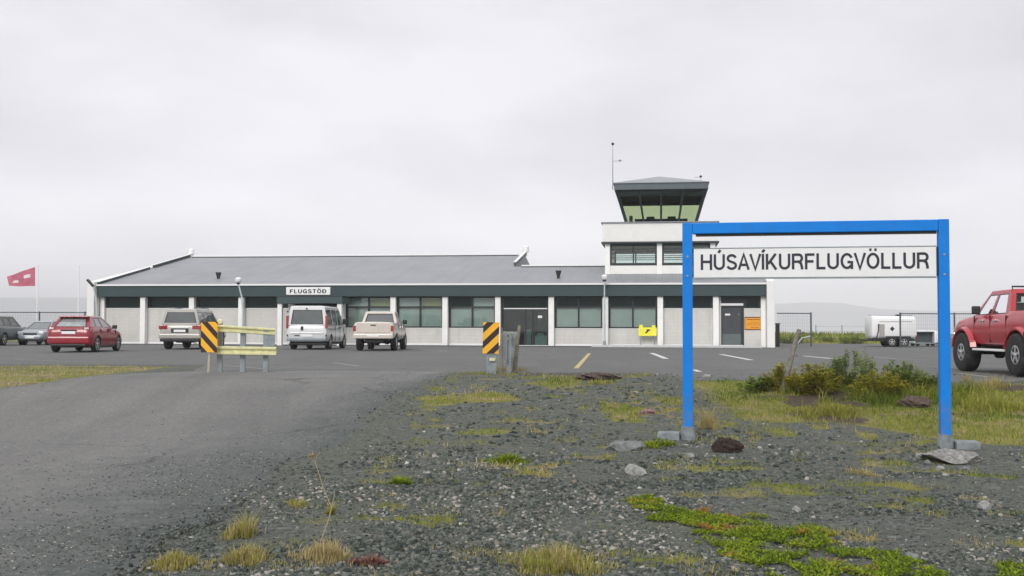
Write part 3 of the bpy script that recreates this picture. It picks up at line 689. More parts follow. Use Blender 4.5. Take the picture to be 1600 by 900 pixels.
for i in range(13):
    x0 = i*BAY + (cw/2 if i else 0.52); x1 = (i+1)*BAY - (cw/2 if i < 12 else 0.60)
    if i in (0, 1, 2, 3, 11):
        wall_piece(x0-0.2, x1+0.2, 0, 2.13); plinth(x0, x1); high_window(x0, x1)
    elif i in (5, 6, 7, 9, 10):
        wall_piece(x0-0.2, x1+0.2, 0, 0.99); plinth(x0, x1)
        big_window(x0, x1, {5: 'gy', 6: 'gy', 7: 'dg', 9: 'dd', 10: 'dd'}[i])
    elif i == 4:      # public entrance under the canopy
        wall_piece(x0-0.2, x0+0.5, 0, 2.3); wall_piece(x1-0.5, x1+0.2, 0, 2.3)
        d = MB().box(x0+0.5, x0+0.56, -0.06, 0.02, 0.05, 2.25).box(x1-0.56, x1-0.5, -0.06, 0.02, 0.05, 2.25).box(x0+.5, x1-.5, -0.061, 0.021, 2.25, 2.34).build('entrance_door', M['frame_dark'], term)
        MB().box(x0+0.57, x1-0.57, -0.02, -0.01, 0.05, 2.25).build('pane', M['glass_dark'], d)
        MB().box((x0+x1)/2-0.04, (x0+x1)/2+0.04, -0.05, 0.01, 0.05, 2.25).build('door_stile', M['frame_dark'], d)
    elif i == 8:      # recessed glazed entrance
        z1 = ZF-0.03
        d = MB().box(x0, x0+0.12, -0.09, 0.0, 0.05, z1).box(x1-0.08, x1, -0.09, 0, 0.05, z1).box(x0+.12, x1-.08, -0.09, 0, z1-0.07, z1+.05)
        d.box(x0+.12, x1-.08, -0.09, 0, 2.12, 2.2)
        d.box(x0+1.35, x0+1.43, -0.09, 0, 0.05, 2.12).box(x1-0.95, x1-0.87, -0.09, 0, 0.05, 2.12)
        d = d.build('glazed_entrance', M['frame_dark'], term)
        MB().box(x0+.12, x1-.08, -0.10, -0.093, 2.13, 2.19).build('transom_strip', M['trim_white'], d)
        MB().box(x0+.12, x1-.08, -0.05, -0.042, 2.2, z1-.07).build('pane', M['glass_dark'], d)
        MB().box(x0+.12, x0+1.35, -0.05, -0.042, 0.05, 2.12).build('pane', glass('entrance_glass', (0.72, 0.82, 0.78)), d)
        MB().box(x0+1.43, x1-.95, -0.05, -0.042, 0.05, 2.12).build('pane', bpy.data.materials['entrance_glass'], d)
        MB().box(x1-.87, x1-.08, -0.05, -0.042, 0.05, 2.12).build('pane', bpy.data.materials['entrance_glass'], d)
        MB().box(x1-.80, x1-.12, -0.03, -0.01, 0.05, 0.62).build('kick_panel', M['galv'], d)
        MB().box(x1-.62, x1-.38, -0.065, -0.053, 1.62, 1.76).build('door_notice', M['plate'], d)
        MB().box(x0, x1, -0.35, -0.093, 0.0, 0.06).build('door_step', M['trim_white'], d)
        MB().box(x1-1.2, x1-.4, 4.9, 4.98, .06, 2.1).build('inner_door', M['galv'], d)
        for q in range(3):
            MB().box(x1-2.3+q*0.75, x1-1.9+q*0.75, 1.2, 1.6, 0.06, 0.75+0.2*(q % 2)).build('counter', M['galv'], d)
    elif i == 12:     # service door with a high window beside it
        xd0, xd1 = x0+0.12, x0+1.28
        high_window(xd1+0.10, x1); 
        wall_piece(xd1+0.10, x1+0.24, 0, 2.13); wall_piece(x0-0.2, xd0-0.0, 0, 2.83)
        MB().box(xd0, xd1+.1, -0.08, 0.0, 2.50, ZF).build('door_head', M['frame_dark'], term)
        d = MB().box(xd0, xd0+0.07, -0.09, 0.02, 0.12, 2.30).box(xd1-0.07, xd1+.10, -0.09, 0.02, 0.12, 2.30).box(xd0+.07, xd1-.07, -0.09, 0.02, 2.22, 2.30).build('service_door', M['frame_dark'], term)
        MB().box(xd0+.07, xd1-.07, -0.05, 0.0, 0.75, 2.22).build('door_leaf', M['door_grey'], d)
        MB().box(xd0+.07, xd1-.07, -0.045, 0.0, 0.14, 0.747).build('door_panel', simple('worn_green_grey_panel', (0.10, 0.13, 0.13), 0.6), d)
        MB().box(xd0-.03, xd1+.06, -0.13, -0.093, 2.33, 2.46).build('door_hood', M['trim_white'], d)
        MB().box(xd0+.22, xd0+.50, -0.065, -0.053, 1.78, 1.88).build('door_notice', M['plate'], d)
        MB().lathe([(0.025, -0.10), (0.03, -0.055)], 10, 'y', (xd1-0.18, 0, 1.85)).build('door_lock', M['chrome'], d)
        MB().box(xd0-.02, xd1+.02, -0.4, -0.093, 0.0, 0.13).build('door_step', M['trim_white'], d)
# entrance canopy
cx0, cx1 = 3.83*BAY+.25, 5.22*BAY-0.15
MB().box(cx0, cx1, -2.1, -0.625, 2.42, 2.80).build('canopy', M['fascia'], term, bevel=0.01)
MB().box(cx0-0.03, cx1+.03, -2.13, -0.627, 2.803, 2.85).build('canopy_coping', M['trim_dark'], term)
for x in (cx0+0.14, cx1-0.2):
    MB().box(x-0.13, x+0.13, -2.0, -1.74, 0, 2.415).build('canopy_post', M['column'], term, bevel=0.015)
# pavement slab in front of the right bays
pv = MB().box(30.1, 39.3, -2.3, -0.98, -0.02, 0.11).build('pavement', M['kerb'], bevel=0.02)
pv.location = (BX, BY, 0); pv.rotation_euler = (0, 0, BA); tag(pv, kind='structure')
pv = MB().box(0.1, 30.05, -1.2, -0.5, -0.02, 0.035).build('pavement', simple('dark_base_strip', (0.035, 0.037, 0.037), 0.9))  # dark strip along the foot of the facade
pv.location = (BX, BY, 0); pv.rotation_euler = (0, 0, BA); tag(pv, kind='structure')

def arc(cx, cy, rx, ry, a0, a1, n=12):
    return [(cx+rx*math.cos(R(a0+(a1-a0)*k/n)), cy+ry*math.sin(R(a0+(a1-a0)*k/n))) for k in range(n+1)]
ACC = [[(.30, 1.10), (.44, 1.28)]]
GLYPH = {   # centre lines of the strokes of plain grotesque capitals, cap height 1
    'H': (.72, [[(.07, 0), (.07, 1)], [(.65, 0), (.65, 1)], [(.14, .52), (.58, .52)]]),
    'U': (.70, [[(.07, 1), (.07, .34)]+arc(.35, .34, .28, .27, 180, 360)+[(.63, 1)]]),
    'S': (.66, [arc(.33, .725, .25, .205, 12, 250)+arc(.33, .275, .265, .205, 70, -168)]),
    'A': (.64, [[(.01, 0), (.32, .98), (.63, 0)], [(.15, .31), (.49, .31)]]),
    'V': (.60, [[(-.01, 1), (.30, .02), (.61, 1)]]),
    'I': (.14, [[(.07, 0), (.07, 1)]]),
    'K': (.71, [[(.07, 0), (.07, 1)], [(.14, .36), (.62, 1)], [(.30, .50), (.65, 0)]]),
    'R': (.70, [[(.07, 0), (.07, 1)], [(.14, .93), (.40, .93)]+arc(.42, .71, .20, .22, 85, -85)+[(.40, .49), (.14, .49)], [(.44, .46), (.56, .38), (.60, .22), (.64, 0)]]),
    'F': (.60, [[(.07, 0), (.07, 1)], [(.14, .93), (.59, .93)], [(.14, .50), (.53, .50)]]),
    'L': (.56, [[(.07, 0), (.07, 1)], [(.14, .07), (.55, .07)]]),
    'G': (.77, [arc(.39, .5, .32, .43, 28, 322, 22), [(.69, 0), (.69, .50)], [(.42, .44), (.62, .44)]]),
    'O': (.77, [arc(.385, .5, .315, .43, 0, 360, 28)]),
    'T': (.64, [[(0, .93), (.64, .93)], [(.32, 0), (.32, .86)]]),
    'D': (.74, [[(.07, 0), (.07, 1)], [(.14, .93), (.34, .93)]+arc(.36, .5, .30, .43, 88, -88, 16)+[(.34, .07), (.14, .07)]]),
}
GLYPH['Ú'] = (.70, GLYPH['U'][1]+[[(.29, 1.10), (.43, 1.27)]])
GLYPH['Í'] = (.14, GLYPH['I'][1]+[[(.03, 1.10), (.17, 1.27)]])
GLYPH['Ö'] = (.77, GLYPH['O'][1]+[[(.16, 1.20), (.30, 1.20)], [(.47, 1.20), (.61, 1.20)]])
GLYPH['Ð'] = (.74, GLYPH['D'][1]+[[(-.06, .50), (.32, .50)]])
def text_mesh(txt, mat, name, parent, width, height, loc, rot, extr=0.004, th=.158, gap=.115):
    """lettering drawn as raised strokes in the x, z plane, facing -y"""
    x = 0; tot = sum(GLYPH[c][0] for c in txt)+gap*(len(txt)-1); sx = width/tot; m = MB()
    for c in txt:
        w_, st_ = GLYPH[c]
        for si, pts in enumerate(st_):
            pts = [((x+a)*sx-width/2, b*height) for a, b in pts]; t2x = th*.5*sx; t2y = th*.5*height; n = len(pts); Lf, Rt = [], []
            closed = abs(pts[0][0]-pts[-1][0])+abs(pts[0][1]-pts[-1][1]) < 1e-6
            for i in range(n):
                a = pts[i-1] if i > 0 else (pts[-2] if closed else pts[0]); b = pts[i+1] if i < n-1 else (pts[1] if closed else pts[-1])
                def nrm(p, q):
                    dx, dy = (q[0]-p[0])/sx, (q[1]-p[1])/height; l = math.hypot(dx, dy)
                    return None if l < 1e-9 else (-dy/l, dx/l)
                n1, n2 = nrm(a, pts[i]), nrm(pts[i], b)
                n1 = n1 or n2; n2 = n2 or n1
                k = 1+n1[0]*n2[0]+n1[1]*n2[1]; k = max(k, .30); nx_, ny_ = (n1[0]+n2[0])/k, (n1[1]+n2[1])/k
                Lf.append((pts[i][0]+nx_*t2x, pts[i][1]+ny_*t2y)); Rt.append((pts[i][0]-nx_*t2x, pts[i][1]-ny_*t2y))
            y0 = -extr-si*.0006
            for i in range(n-1):
                m.add([(Lf[i][0], y0, Lf[i][1]), (Lf[i+1][0], y0, Lf[i+1][1]), (Rt[i+1][0], y0, Rt[i+1][1]), (Rt[i][0], y0, Rt[i][1]),
                       (Lf[i][0], 0, Lf[i][1]), (Lf[i+1][0], 0, Lf[i+1][1]), (Rt[i+1][0], 0, Rt[i+1][1]), (Rt[i][0], 0, Rt[i][1])],
                      [(0, 1, 2, 3), (0, 4, 5, 1), (3, 2, 6, 7)])
        x += w_+gap
    o = m.build(name, mat, parent, recalc=False); o.location = loc
    return o
# sign over the canopy
sg = thing('building_sign', tw(4.12*BAY-0.05+1.25, -2.0, 2.85), BA, 'white board with black FLUGSTÖÐ lettering above the terminal entrance canopy', 'sign')
MB().box(-1.30, 1.30, -0.05, 0.05, 0.06, 0.50).build('board', M['trim_white'], sg, bevel=0.01)
MB().box(-1.33, 1.33, -0.04, 0.04, 0.0, 0.057).box(-1.1, -1.04, 0.053, 0.5, 0.1, 0.15).box(1.04, 1.1, 0.053, 0.5, 0.1, 0.15).build('bracket', M['black'], sg)
text_mesh('FLUGSTÖÐ', M['letter'], 'lettering', sg, 2.15, 0.22, (0, -0.051, 0.15), None, th=.22, gap=.24)
# orange notice on the wall and lemon board
og = thing('orange_notice', tw(12.72*BAY-0.07, -0.13, 0.98), BA, 'orange rectangular notice board with dark border on the wall right of the service door', 'sign')
MB().box(-0.56, 0.56, 0.0, 0.025, 0, 0.72).build('board', M['orange'], og)
fr = MB().box(-0.56, 0.56, -0.008, -0.002, 0.0, 0.04).box(-0.56, 0.56, -0.008, -0.002, 0.67, 0.72).box(-0.56, -0.525, -0.008, -0.002, 0.04, 0.67).box(0.525, 0.56, -0.008, -0.002, 0.04, 0.67)
fr.build('border', simple('dark_brown_print', (0.08, 0.03, 0.01), 0.6), og)
pr = MB()
for k, (a, b, z, h) in enumerate(((-0.42, 0.5, 0.55, 0.045), (-0.3, 0.45, 0.40, 0.012), (-0.42, 0.40, 0.33, 0.012), (-0.42, 0.44, 0.27, 0.012), (-0.2, 0.22, 0.12, 0.03))):
    x = a
    while x < b:
        l = random.uniform(0.05, 0.13); pr.box(x, min(b, x+l), -0.006, -0.002, z, z+h); x += l+0.03
pr.build('print_lines', bpy.data.materials['dark_brown_print'], og)
lb = thing('yellow_board', tw(10.77*BAY, -0.62, 0.72), BA, 'small lemon yellow board with black mark standing under the last large window', 'sign')
MB().box(-0.50, 0.50, 0, 0.03, -0.10, 0.38).build('board', M['lemon'], lb, bevel=0.008)
MB().box(-0.46, -0.26, 0.0, 0.03, 0.383, 0.52).box(0.24, 0.44, 0.0, 0.03, 0.383, 0.50).build('clip', M['lemon'], lb)
MB().add([(-0.16, -0.006, 0.06), (-0.06, -0.006, 0.04), (0.10, -0.006, 0.20), (0.18, -0.006, 0.20), (0.12, -0.006, 0.27), (-0.02, -0.006, 0.27), (-0.10, -0.006, 0.20), (-0.02, -0.006, 0.20)], [(0, 1, 2, 3, 4, 5, 6, 7)]).build('emblem', M['black'], lb, recalc=False)
MB().box(-0.42, -0.38, 0.032, 0.06, -0.72, 0.36).box(0.36, 0.40, 0.032, 0.06, -0.72, 0.36).build('leg_frame', M['galv'], lb)

# ---------------------------------------------------------------- control tower
T0 = 30.47; TW = 6.72; TD = 3.0; TZ0 = ZE+SL*3.3
tow = thing('control_tower', tw(T0, TD, 0), BA, 'white control tower with flared green glass cab on the right end of the terminal', 'control tower')
MB().box(0.12, TW-0.12, 0.0, 0.2, 4.1, 4.78).build('wall', M['white_wall'], tow)
MB().box(0.12, TW-0.12, 6.0, 6.2, 4.0, 4.78).build('wall', M['white_wall'], tow)
for x0, x1 in ((0.12, 0.32), (TW-0.32, TW-0.12)):
    MB().box(x0, x1, 0.203, 5.997, 4.0, 4.80).build('wall', M['white_wall'], tow)
    MB().box(x0, x1, 2.2, 3.8, 4.803, 6.08).build('wall', M['white_wall'], tow)
MB().box(0.33, TW-0.33, 0.21, 5.99, 4.55, 4.65).build('floor', M['interior'], tow)
for x in (0.26, TW/2-0.02, TW-0.26):
    for y in (-0.06, 6.0):
        MB().box(x-0.15, x+0.15, y-.02, y+0.26, 4.05 if y < 1 else 4.0, 6.09).build('column', M['column'], tow, bevel=0.015)
def tower_window(x0, x1, y):
    f = MB(); z0, z1 = 4.80, 6.07; xm = (x0+x1)/2
    f.box(x0, x1, y, y+.08, z0, z0+.14).box(x0, x1, y, y+.08, z1-.12, z1).box(x0, x0+.1, y, y+.08, z0+.14, z1-.12).box(x1-.1, x1, y, y+.08, z0+.14, z1-.12)
    f.box(xm-.04, xm+.04, y, y+.08, z0+.14, z1-.12)
    for z in (5.22, 5.48, 5.74): f.box(x0+.1, xm-.04, y+.01, y+.07, z, z+.045).box(xm+.04, x1-.1, y+.01, y+.07, z, z+.045)
    f = f.build('window', M['frame_dark'], tow)
    MB().box(x0+.1, x1-.1, y+.035, y+.042, z0+.14, z1-.12).build('pane', M['glass'], f)
for y in (0.05, 6.08):
    tower_window(0.42, TW/2-0.18, y); tower_window(TW/2+0.14, TW-0.42, y)
MB().box(0.5, TW-0.5, 2.4, 3.1, 4.66, 5.0).build('desk', M['interior'], tow)
MB().box(-.02, TW+.02, -0.06, -0.005, 4.08, 4.16).build('flashing_shadow_strip', M['trim_dark'], tow)  # dark flashing strip that also draws the wall's bottom shadow line
MB().box(0.0-.1, TW+0.1, -0.32, 6.5, 6.10, 6.19).build('slab', M['trim_dark'], tow)
MB().box(-0.02, TW+0.02, -0.20, 6.4, 6.193, 7.32).build('parapet', M['white_wall'], tow, bevel=0.02)
MB().box(-0.12, TW+.12, -0.30, 6.5, 7.323, 7.37).build('parapet_coping', M['galv'], tow)
# cab: flared frustum of tinted glass between dark mullions
ccx, ccy = 3.44, 3.1; zb, zt2, zf = 7.42, 9.36, 9.74
wb_, wt_ = 2.08, 2.66
def cabc(k, t):
    h = wb_+(wt_-wb_)*t; z = zb+(zt2-zb)*t
    sg_ = [(-1, -1), (1, -1), (1, 1), (-1, 1)][k % 4]
    return Vector((ccx+sg_[0]*h, ccy+sg_[1]*h, z))
cab = MB().box(ccx-wb_-.03, ccx+wb_+.03, ccy-wb_-.03, ccy+wb_+.03, 7.373, zb+.06).build('cab_base', M['trim_dark'], tow)
mu = MB()
for k in range(4):
    a0, a1, t0, t1 = cabc(k, 0), cabc(k+1, 0), cabc(k, 1), cabc(k+1, 1)
    mu.tube([a0, t0], 0.13, 4)
    for q in range(1, 4):
        u = q/4; mu.tube([a0.lerp(a1, u), t0.lerp(t1, u)], 0.085, 4)
    pg = MB(); pg.quad(a0, a1, t1, t0); pg.build('glass_wall', M['glass_cab'], tow, recalc=False)
mu.build('mullion_frame', M['frame_dark'], tow)
MB().loft([[cabc(k, 0.80) for k in range(4)], [cabc(k, 0.995) for k in range(4)]], cap=False).build('dark_band', M['trim_dark'], tow)  # dark band added round the top of the cab glass, deepening the ceiling
MB().box(ccx-wt_+.05, ccx+wt_-.05, ccy-wt_+.05, ccy+wt_-.05, 9.27, 9.35).build('ceiling', simple('dark_teal_ceiling', (0.02, 0.045, 0.055), 0.8), tow)
MB().box(ccx-wt_-.13, ccx+wt_+.13, ccy-wt_-.13, ccy+wt_+.13, zt2, zf).build('cab_fascia', simple('dark_blue_grey_cab_fascia', (0.085, 0.11, 0.125), 0.45), tow, bevel=0.02)
h = wt_+.20
MB().add([(ccx-h, ccy-h, zf+.003), (ccx+h, ccy-h, zf+.003), (ccx+h, ccy+h, zf+.003), (ccx-h, ccy+h, zf+.003), (ccx-h, ccy-h, zf+.05), (ccx+h, ccy-h, zf+.05), (ccx+h, ccy+h, zf+.05), (ccx-h, ccy+h, zf+.05), (ccx-.1, ccy, zf+.78)],
         [(0, 3, 2, 1), (0, 1, 5, 4), (1, 2, 6, 5), (2, 3, 7, 6), (3, 0, 4, 7), (4, 5, 8), (5, 6, 8), (6, 7, 8), (7, 4, 8)]).build('cab_roof', simple('grey_cab_roof', (0.26, 0.28, 0.30), 0.5), tow)
MB().box(ccx-1.6, ccx+1.6, ccy-1.2, ccy-0.6, zb+.08, 7.75).build('console', M['interior'], tow)
for k in range(2):
    MB().box(ccx-0.9+k*1.3, ccx-0.4+k*1.3, ccy-0.2, ccy+0.2, zb+.07, 8.0).build('chair', M['interior'], tow, bevel=0.05)
MB().box(ccx-wb_+.1, ccx-wb_+.3, ccy+0.2, ccy+1.0, zb+.07, 8.1).build('cabinet', M['blind'], tow)
ms = thing('weather_mast', tw(T0+ccx-wt_-.22, TD+ccy-wt_-.05, zf-.35), BA, 'thin mast with side arm on the left corner of the tower cab', 'mast')
MB().tube([(0, 0, 0), (0, 0, 1.4), (0, 0, 2.75)], [.035, .025, .012], 6).build('pole', M['galv'], ms)
MB().tube([(0, 0, 1.72), (0.40, 0, 1.74), (0.60, 0, 1.74)], 0.012, 6).lathe([(0.02, 1.68), (0.07, 1.72), (0.07, 1.78), (0.02, 1.82)], 8, c=(0.42, 0, 0)).build('side_arm', M['galv'], ms)
MB().lathe([(0.02, 2.68), (0.09, 2.74), (0.09, 2.80), (0.02, 2.86)], 8).build('cup_sensor', M['black'], ms)
dv = thing('roof_lamp_arm', tw(T0+ccx+wt_-.3, TD+ccy-wt_+0.3, zf+.08), BA, 'short bracket with small dark sensor on the right corner of the tower cab roof', 'sensor')
MB().tube([(0, 0, 0), (0, 0, 0.30), (-0.35, 0, 0.28)], 0.015, 6).build('bracket', M['galv'], dv)
MB().lathe([(0.03, 0.27), (0.08, 0.3), (0.08, 0.36), (0.03, 0.4)], 8).build('sensor_head', M['black'], dv)

# ---------------------------------------------------------------- lamp posts
def lamp_post(px, Y, top, reach, label, dark):
    b = at(px, 540, Y); t = thing('lamp_post', (b.x, Y, 0), 0, label, 'street lamp', 'lamp posts in front of the terminal')
    dx = reach
    MB().tube([(0, 0, 0.012), (0, 0, top-1.6), (-dx*0.25, 0, top-0.8), (-dx, 0, top)], [.065, .05, .045, .035], 8).build('pole', M['galv_pale'], t, smooth=50)
    MB().lathe([(.11, 0.0), (.11, 0.06), (.07, 0.35)], 10).build('base', M['galv'], t)
    if dark:
        m = Matrix.Translation((-dx-.14, 0, top+.14)) @ Matrix.Rotation(R(48), 4, 'Y')
        MB().box(-0.26, 0.26, -0.13, 0.13, -0.06, 0.06, m).build('lamp_head', M['black'], t, bevel=0.03)
    else:
        MB().lathe([(.05, top), (.12, top+.03), (.17, top+.12), (.17, top+.24), (.08, top+.31)], 14, c=(-dx, 0, 0)).build('lamp_head', M['trim_white'], t, smooth=40)
        MB().lathe([(.04, top-.08), (.10, top-.05), (.12, top-.003)], 14, c=(-dx, 0, 0)).build('lamp_shade', M['black'], t, smooth=40)
lamp_post(150.5, 62.5, 3.42, 0.26, 'leaning lamp post with slanted black head at the left corner of the terminal', True)
lamp_post(379, 60.0, 3.48, 0.28, 'bent lamp post with round white head behind the yellow rail barrier', False)
lamp_post(944.5, 60.6, 3.72, 0.0, 'straight lamp post with white head below the left corner of the control tower', False)

# ---------------------------------------------------------------- vehicles
def boolean(o, cutter):
    m = o.modifiers.new('cut', 'BOOLEAN'); m.operation = 'DIFFERENCE'; m.object = cutter; m.solver = 'EXACT'
    try: m.material_mode = 'TRANSFER'
    except Exception: pass
    dg = bpy.context.evaluated_depsgraph_get(); dg.update()
    me = bpy.data.meshes.new_from_object(o.evaluated_get(dg)); old = o.data
    o.modifiers.clear(); me.name = old.name; o.data = me
    me.polygons.foreach_set('use_smooth', [True]*len(me.polygons)); me.set_sharp_from_angle(angle=R(38))
    bpy.data.objects.remove(cutter)
def ring(y, zb_, zt_, w_):
    h_ = zt_-zb_
    half = [(0.0, zb_), (0.72*w_, zb_), (0.93*w_, zb_+.05*h_+.02), (0.985*w_, zb_+.22*h_), (w_, zb_+.48*h_), (0.99*w_, zb_+.70*h_), (0.955*w_, zb_+.90*h_), (0.90*w_, zt_-.012), (0.80*w_, zt_), (0.4*w_, zt_+.018), (0, zt_+.022)]
    pts = [(x, y, z) for x, z in half] + [(-x, y, z) for x, z in half[-2:0:-1]]
    return pts
def stations(st):
    """refine the station list with a smooth interpolation"""
    st = sorted(st); res = []
    for i in range(len(st)-1):
        a, b = st[i], st[i+1]; n = max(1, int((b[0]-a[0])/0.22))
        for k in range(n):
            t = k/n; res.append(tuple(a[j]+(b[j]-a[j])*t for j in range(4)))
    res.append(st[-1]); return res
def wheel(root, x, y, r, wd, rimr, side, rimmat=None, label=None):
    hw = wd/2
    t = MB().lathe([(rimr, -hw*.8), (r*.90, -hw), (r*.97, -hw*.86), (r, -hw*.55), (r, hw*.55), (r*.97, hw*.86), (r*.90, hw), (rimr, hw*.8)], 32, 'x').build('wheel', M['tyre'], root, smooth=50)
    t.location = (x, y, r)
    s = side
    m = MB().lathe([(rimr, s*hw*.2), (rimr*.99, s*hw*.84), (rimr*.90, s*hw*.86), (rimr*.86, s*hw*.45), (rimr*.5, s*hw*.42), (0.02, s*hw*.42)], 28, 'x')
    for k in range(5):
        a = 2*math.pi*k/5+.3; c, q = math.cos(a), math.sin(a); n_ = Vector((0, -q, c)); d_ = Vector((0, c, q))
        pts = []
        for (rr, hh) in ((rimr*.12, .07), (rimr*.92, .05)):
            for e_ in (-1, 1): pts.append(d_*rr + n_*e_*hh*rimr*2.2)
        X0 = Vector((s*hw*.62, 0, 0)); X1 = Vector((s*hw*.86, 0, 0))
        m.add([p+X0 for p in (pts[0], pts[1], pts[3], pts[2])]+[p+X1 for p in (pts[0], pts[1], pts[3], pts[2])], [(0, 1, 2, 3), (4, 7, 6, 5), (0, 4, 5, 1), (1, 5, 6, 2), (2, 6, 7, 3), (3, 7, 4, 0)])
    m.lathe([(rimr*.22, s*hw*.5), (rimr*.22, s*hw*.92), (rimr*.12, s*hw*.98)], 14, 'x')
    m.build('rim', rimmat or M['rim'], t, smooth=40)
    return t
def face_panel(fr, b0, b1, t1, t0, panes, vb, vt):
    """frame quads with openings; returns the pane quads"""
    def P(u0b, u1t, v):   # point with separate u at bottom / top
        a = b0.lerp(b1, u0b); c = t0.lerp(t1, u1t); return a.lerp(c, v)
    us = [(0.0, 0.0)]
    res = []
    for (ub0, ub1, ut0, ut1) in panes: us += [(ub0, ut0), (ub1, ut1)]
    us.append((1.0, 1.0))
    for k in range(len(us)-1):
        a, b = us[k], us[k+1]
        fr.quad(P(a[0], a[1], 0), P(b[0], b[1], 0), P(b[0], b[1], vb), P(a[0], a[1], vb))
        fr.quad(P(a[0], a[1], vt), P(b[0], b[1], vt), P(b[0], b[1], 1), P(a[0], a[1], 1))
        if k % 2 == 0: fr.quad(P(a[0], a[1], vb), P(b[0], b[1], vb), P(b[0], b[1], vt), P(a[0], a[1], vt))
        else: res.append([P(a[0], a[1], vb), P(b[0], b[1], vb), P(b[0], b[1], vt), P(a[0], a[1], vt)])
    return res
def pane_obj(q, glassm, root, name, inset=0.004):
    q = [Vector(p) for p in q]; c = sum(q, Vector())/4
    n = (q[1]-q[0]).cross(q[3]-q[0]).normalized()
    cen = Vector((0, c.y, c.z-0.3)) if abs(n.x) > .5 else Vector((0, q_mid, c.z-.3))
    if n.dot(c-cen) < 0: n = -n
    def grow(p, f): return c+(p-c)*f
    g = MB().add([grow(p, 0.985)-n*0.006 for p in q], [(0, 1, 2, 3)]).build(name, glassm, root, recalc=False)
    # rubber seal round the pane
    s = MB()
    for k in range(4):
        a, b = q[k], q[(k+1) % 4]
        ai, bi = grow(a, 0.93), grow(b, 0.93)
        s.add([a+n*.003, b+n*.003, bi+n*.003, ai+n*.003], [(0, 1, 2, 3)])
    s.build('window_seal', M['black'], g, recalc=False)
    return g
q_mid = 0
def vehicle(name, loc, yaw, label, paint_m, W, st, gh, wheels, side_panes, rear_pane=(0.07, 0.93, 0.09, 0.91), front_pane=(0.05, 0.95, 0.07, 0.93), vb=0.08, vt=0.90,
            glassm=None, cat='car', group=None, bed=None, roofrise=0.05, rearglass=None):
    """origin: middle of the rear end, on the ground; y forward"""
    global q_mid
    glassm = glassm or M['glass_car']
    root = thing(name, loc, yaw, label, cat, group)
    hw = W/2
    b = MB().loft([ring(y, a, c, hw*f) for (y, a, c, f) in stations(st)]).build('body', [paint_m, M['black']], root, smooth=38)
    r, wd, rimr, ys_, inx = wheels
    for y in ys_:
        for s in (-1, 1):
            c = MB().lathe([(r*1.14, 0.0), (r*1.14, 0.45)], 28, 'x', (hw-0.30 if s > 0 else -hw-0.15, y, r*1.02)).build('cutter', M['black']); c.parent = None
            c.matrix_world = Matrix.Translation(loc) @ Matrix.Rotation(yaw, 4, 'Z')
            bpy.context.view_layer.update(); boolean(b, c)
    if bed:
        c = MB().box(-hw*0.80, hw*0.80, bed[0], bed[1], bed[2], bed[2]+2).build('cutter', M['black']); c.matrix_world = Matrix.Translation(loc) @ Matrix.Rotation(yaw, 4, 'Z')
        bpy.context.view_layer.update(); boolean(b, c)
    for y in ys_:
        for s in (-1, 1): wheel(root, s*(hw-inx-wd/2), y, r, wd, rimr, s)
    # greenhouse
    yr0, yf0, yr1, yf1, z0, z1, w0, w1 = gh
    q_mid = (yr0+yf0)/2
    B = [Vector((-w0, yr0, z0)), Vector((w0, yr0, z0)), Vector((w0*.94, yf0, z0-.03)), Vector((-w0*.94, yf0, z0-.03))]
    T = [Vector((-w1, yr1, z1)), Vector((w1, yr1, z1)), Vector((w1*.96, yf1, z1-.01)), Vector((-w1*.96, yf1, z1-.01))]
    fr = MB(); P = []
    P += [('side_window', q) for q in face_panel(fr, B[1], B[2], T[2], T[1], side_panes, vb, vt)]
    P += [('side_window', q) for q in face_panel(fr, B[0], B[3], T[3], T[0], side_panes, vb, vt)]
    P += [('rear_window', q) for q in face_panel(fr, B[0], B[1], T[1], T[0], [rear_pane], vb+.02, vt-.02)]
    P += [('windscreen', q) for q in face_panel(fr, B[3], B[2], T[2], T[3], [front_pane], vb, vt)]
    # roof: rounded edge then crown
    c4 = sum(T, Vector())/4
    prev = T; n = 4
    for f, dz in ((0.985, .022), (0.94, roofrise*.75), (0.7, roofrise)):
        cur = [Vector((c4.x+(p.x-c4.x)*f, c4.y+(p.y-c4.y)*(1-(1-f)*.5), p.z+dz)) for p in T]
        for k in range(4): fr.quad(prev[k], prev[(k+1) % 4], cur[(k+1) % 4], cur[k])
        prev = cur
    fr.quad(*prev)
    fo = fr.build('cab_frame', paint_m, root)
    me = fo.data; bm = bmesh.new(); bm.from_mesh(me); bmesh.ops.remove_doubles(bm, verts=bm.verts, dist=1e-4); bmesh.ops.recalc_face_normals(bm, faces=bm.faces); bm.to_mesh(me); bm.free()
    sm = fo.modifiers.new('s', 'SOLIDIFY'); sm.thickness = 0.035; sm.offset = -1
    dg = bpy.context.evaluated_depsgraph_get(); dg.update(); fo.data = bpy.data.meshes.new_from_object(fo.evaluated_get(dg)); fo.modifiers.clear()
    fo.data.polygons.foreach_set('use_smooth', [True]*len(fo.data.polygons)); fo.data.set_sharp_from_angle(angle=R(30))
    for nm, q in P: pane_obj(q, rearglass if (nm == 'rear_window' and rearglass) else glassm, root, nm)
    # interior: dark trim, seats
    MB().box(-w0*.9, w0*.9, yr0+.12, yf0-.25, z0-.02, z0+.045).build('interior_trim', M['interior'], root)
    fy = yf1-0.15*(yf1-yr1)
    for s in (-1, 1):
        sx = s*hw*.40
        MB().box(sx-.24, sx+.24, fy-.52, fy-.36, z0, z0+(z1-z0)*.52).box(sx-.13, sx+.13, fy-.52, fy-.42, z0+(z1-z0)*.54, z0+(z1-z0)*.80).build('seat', M['seat'], root, bevel=0.03)
    return root, b
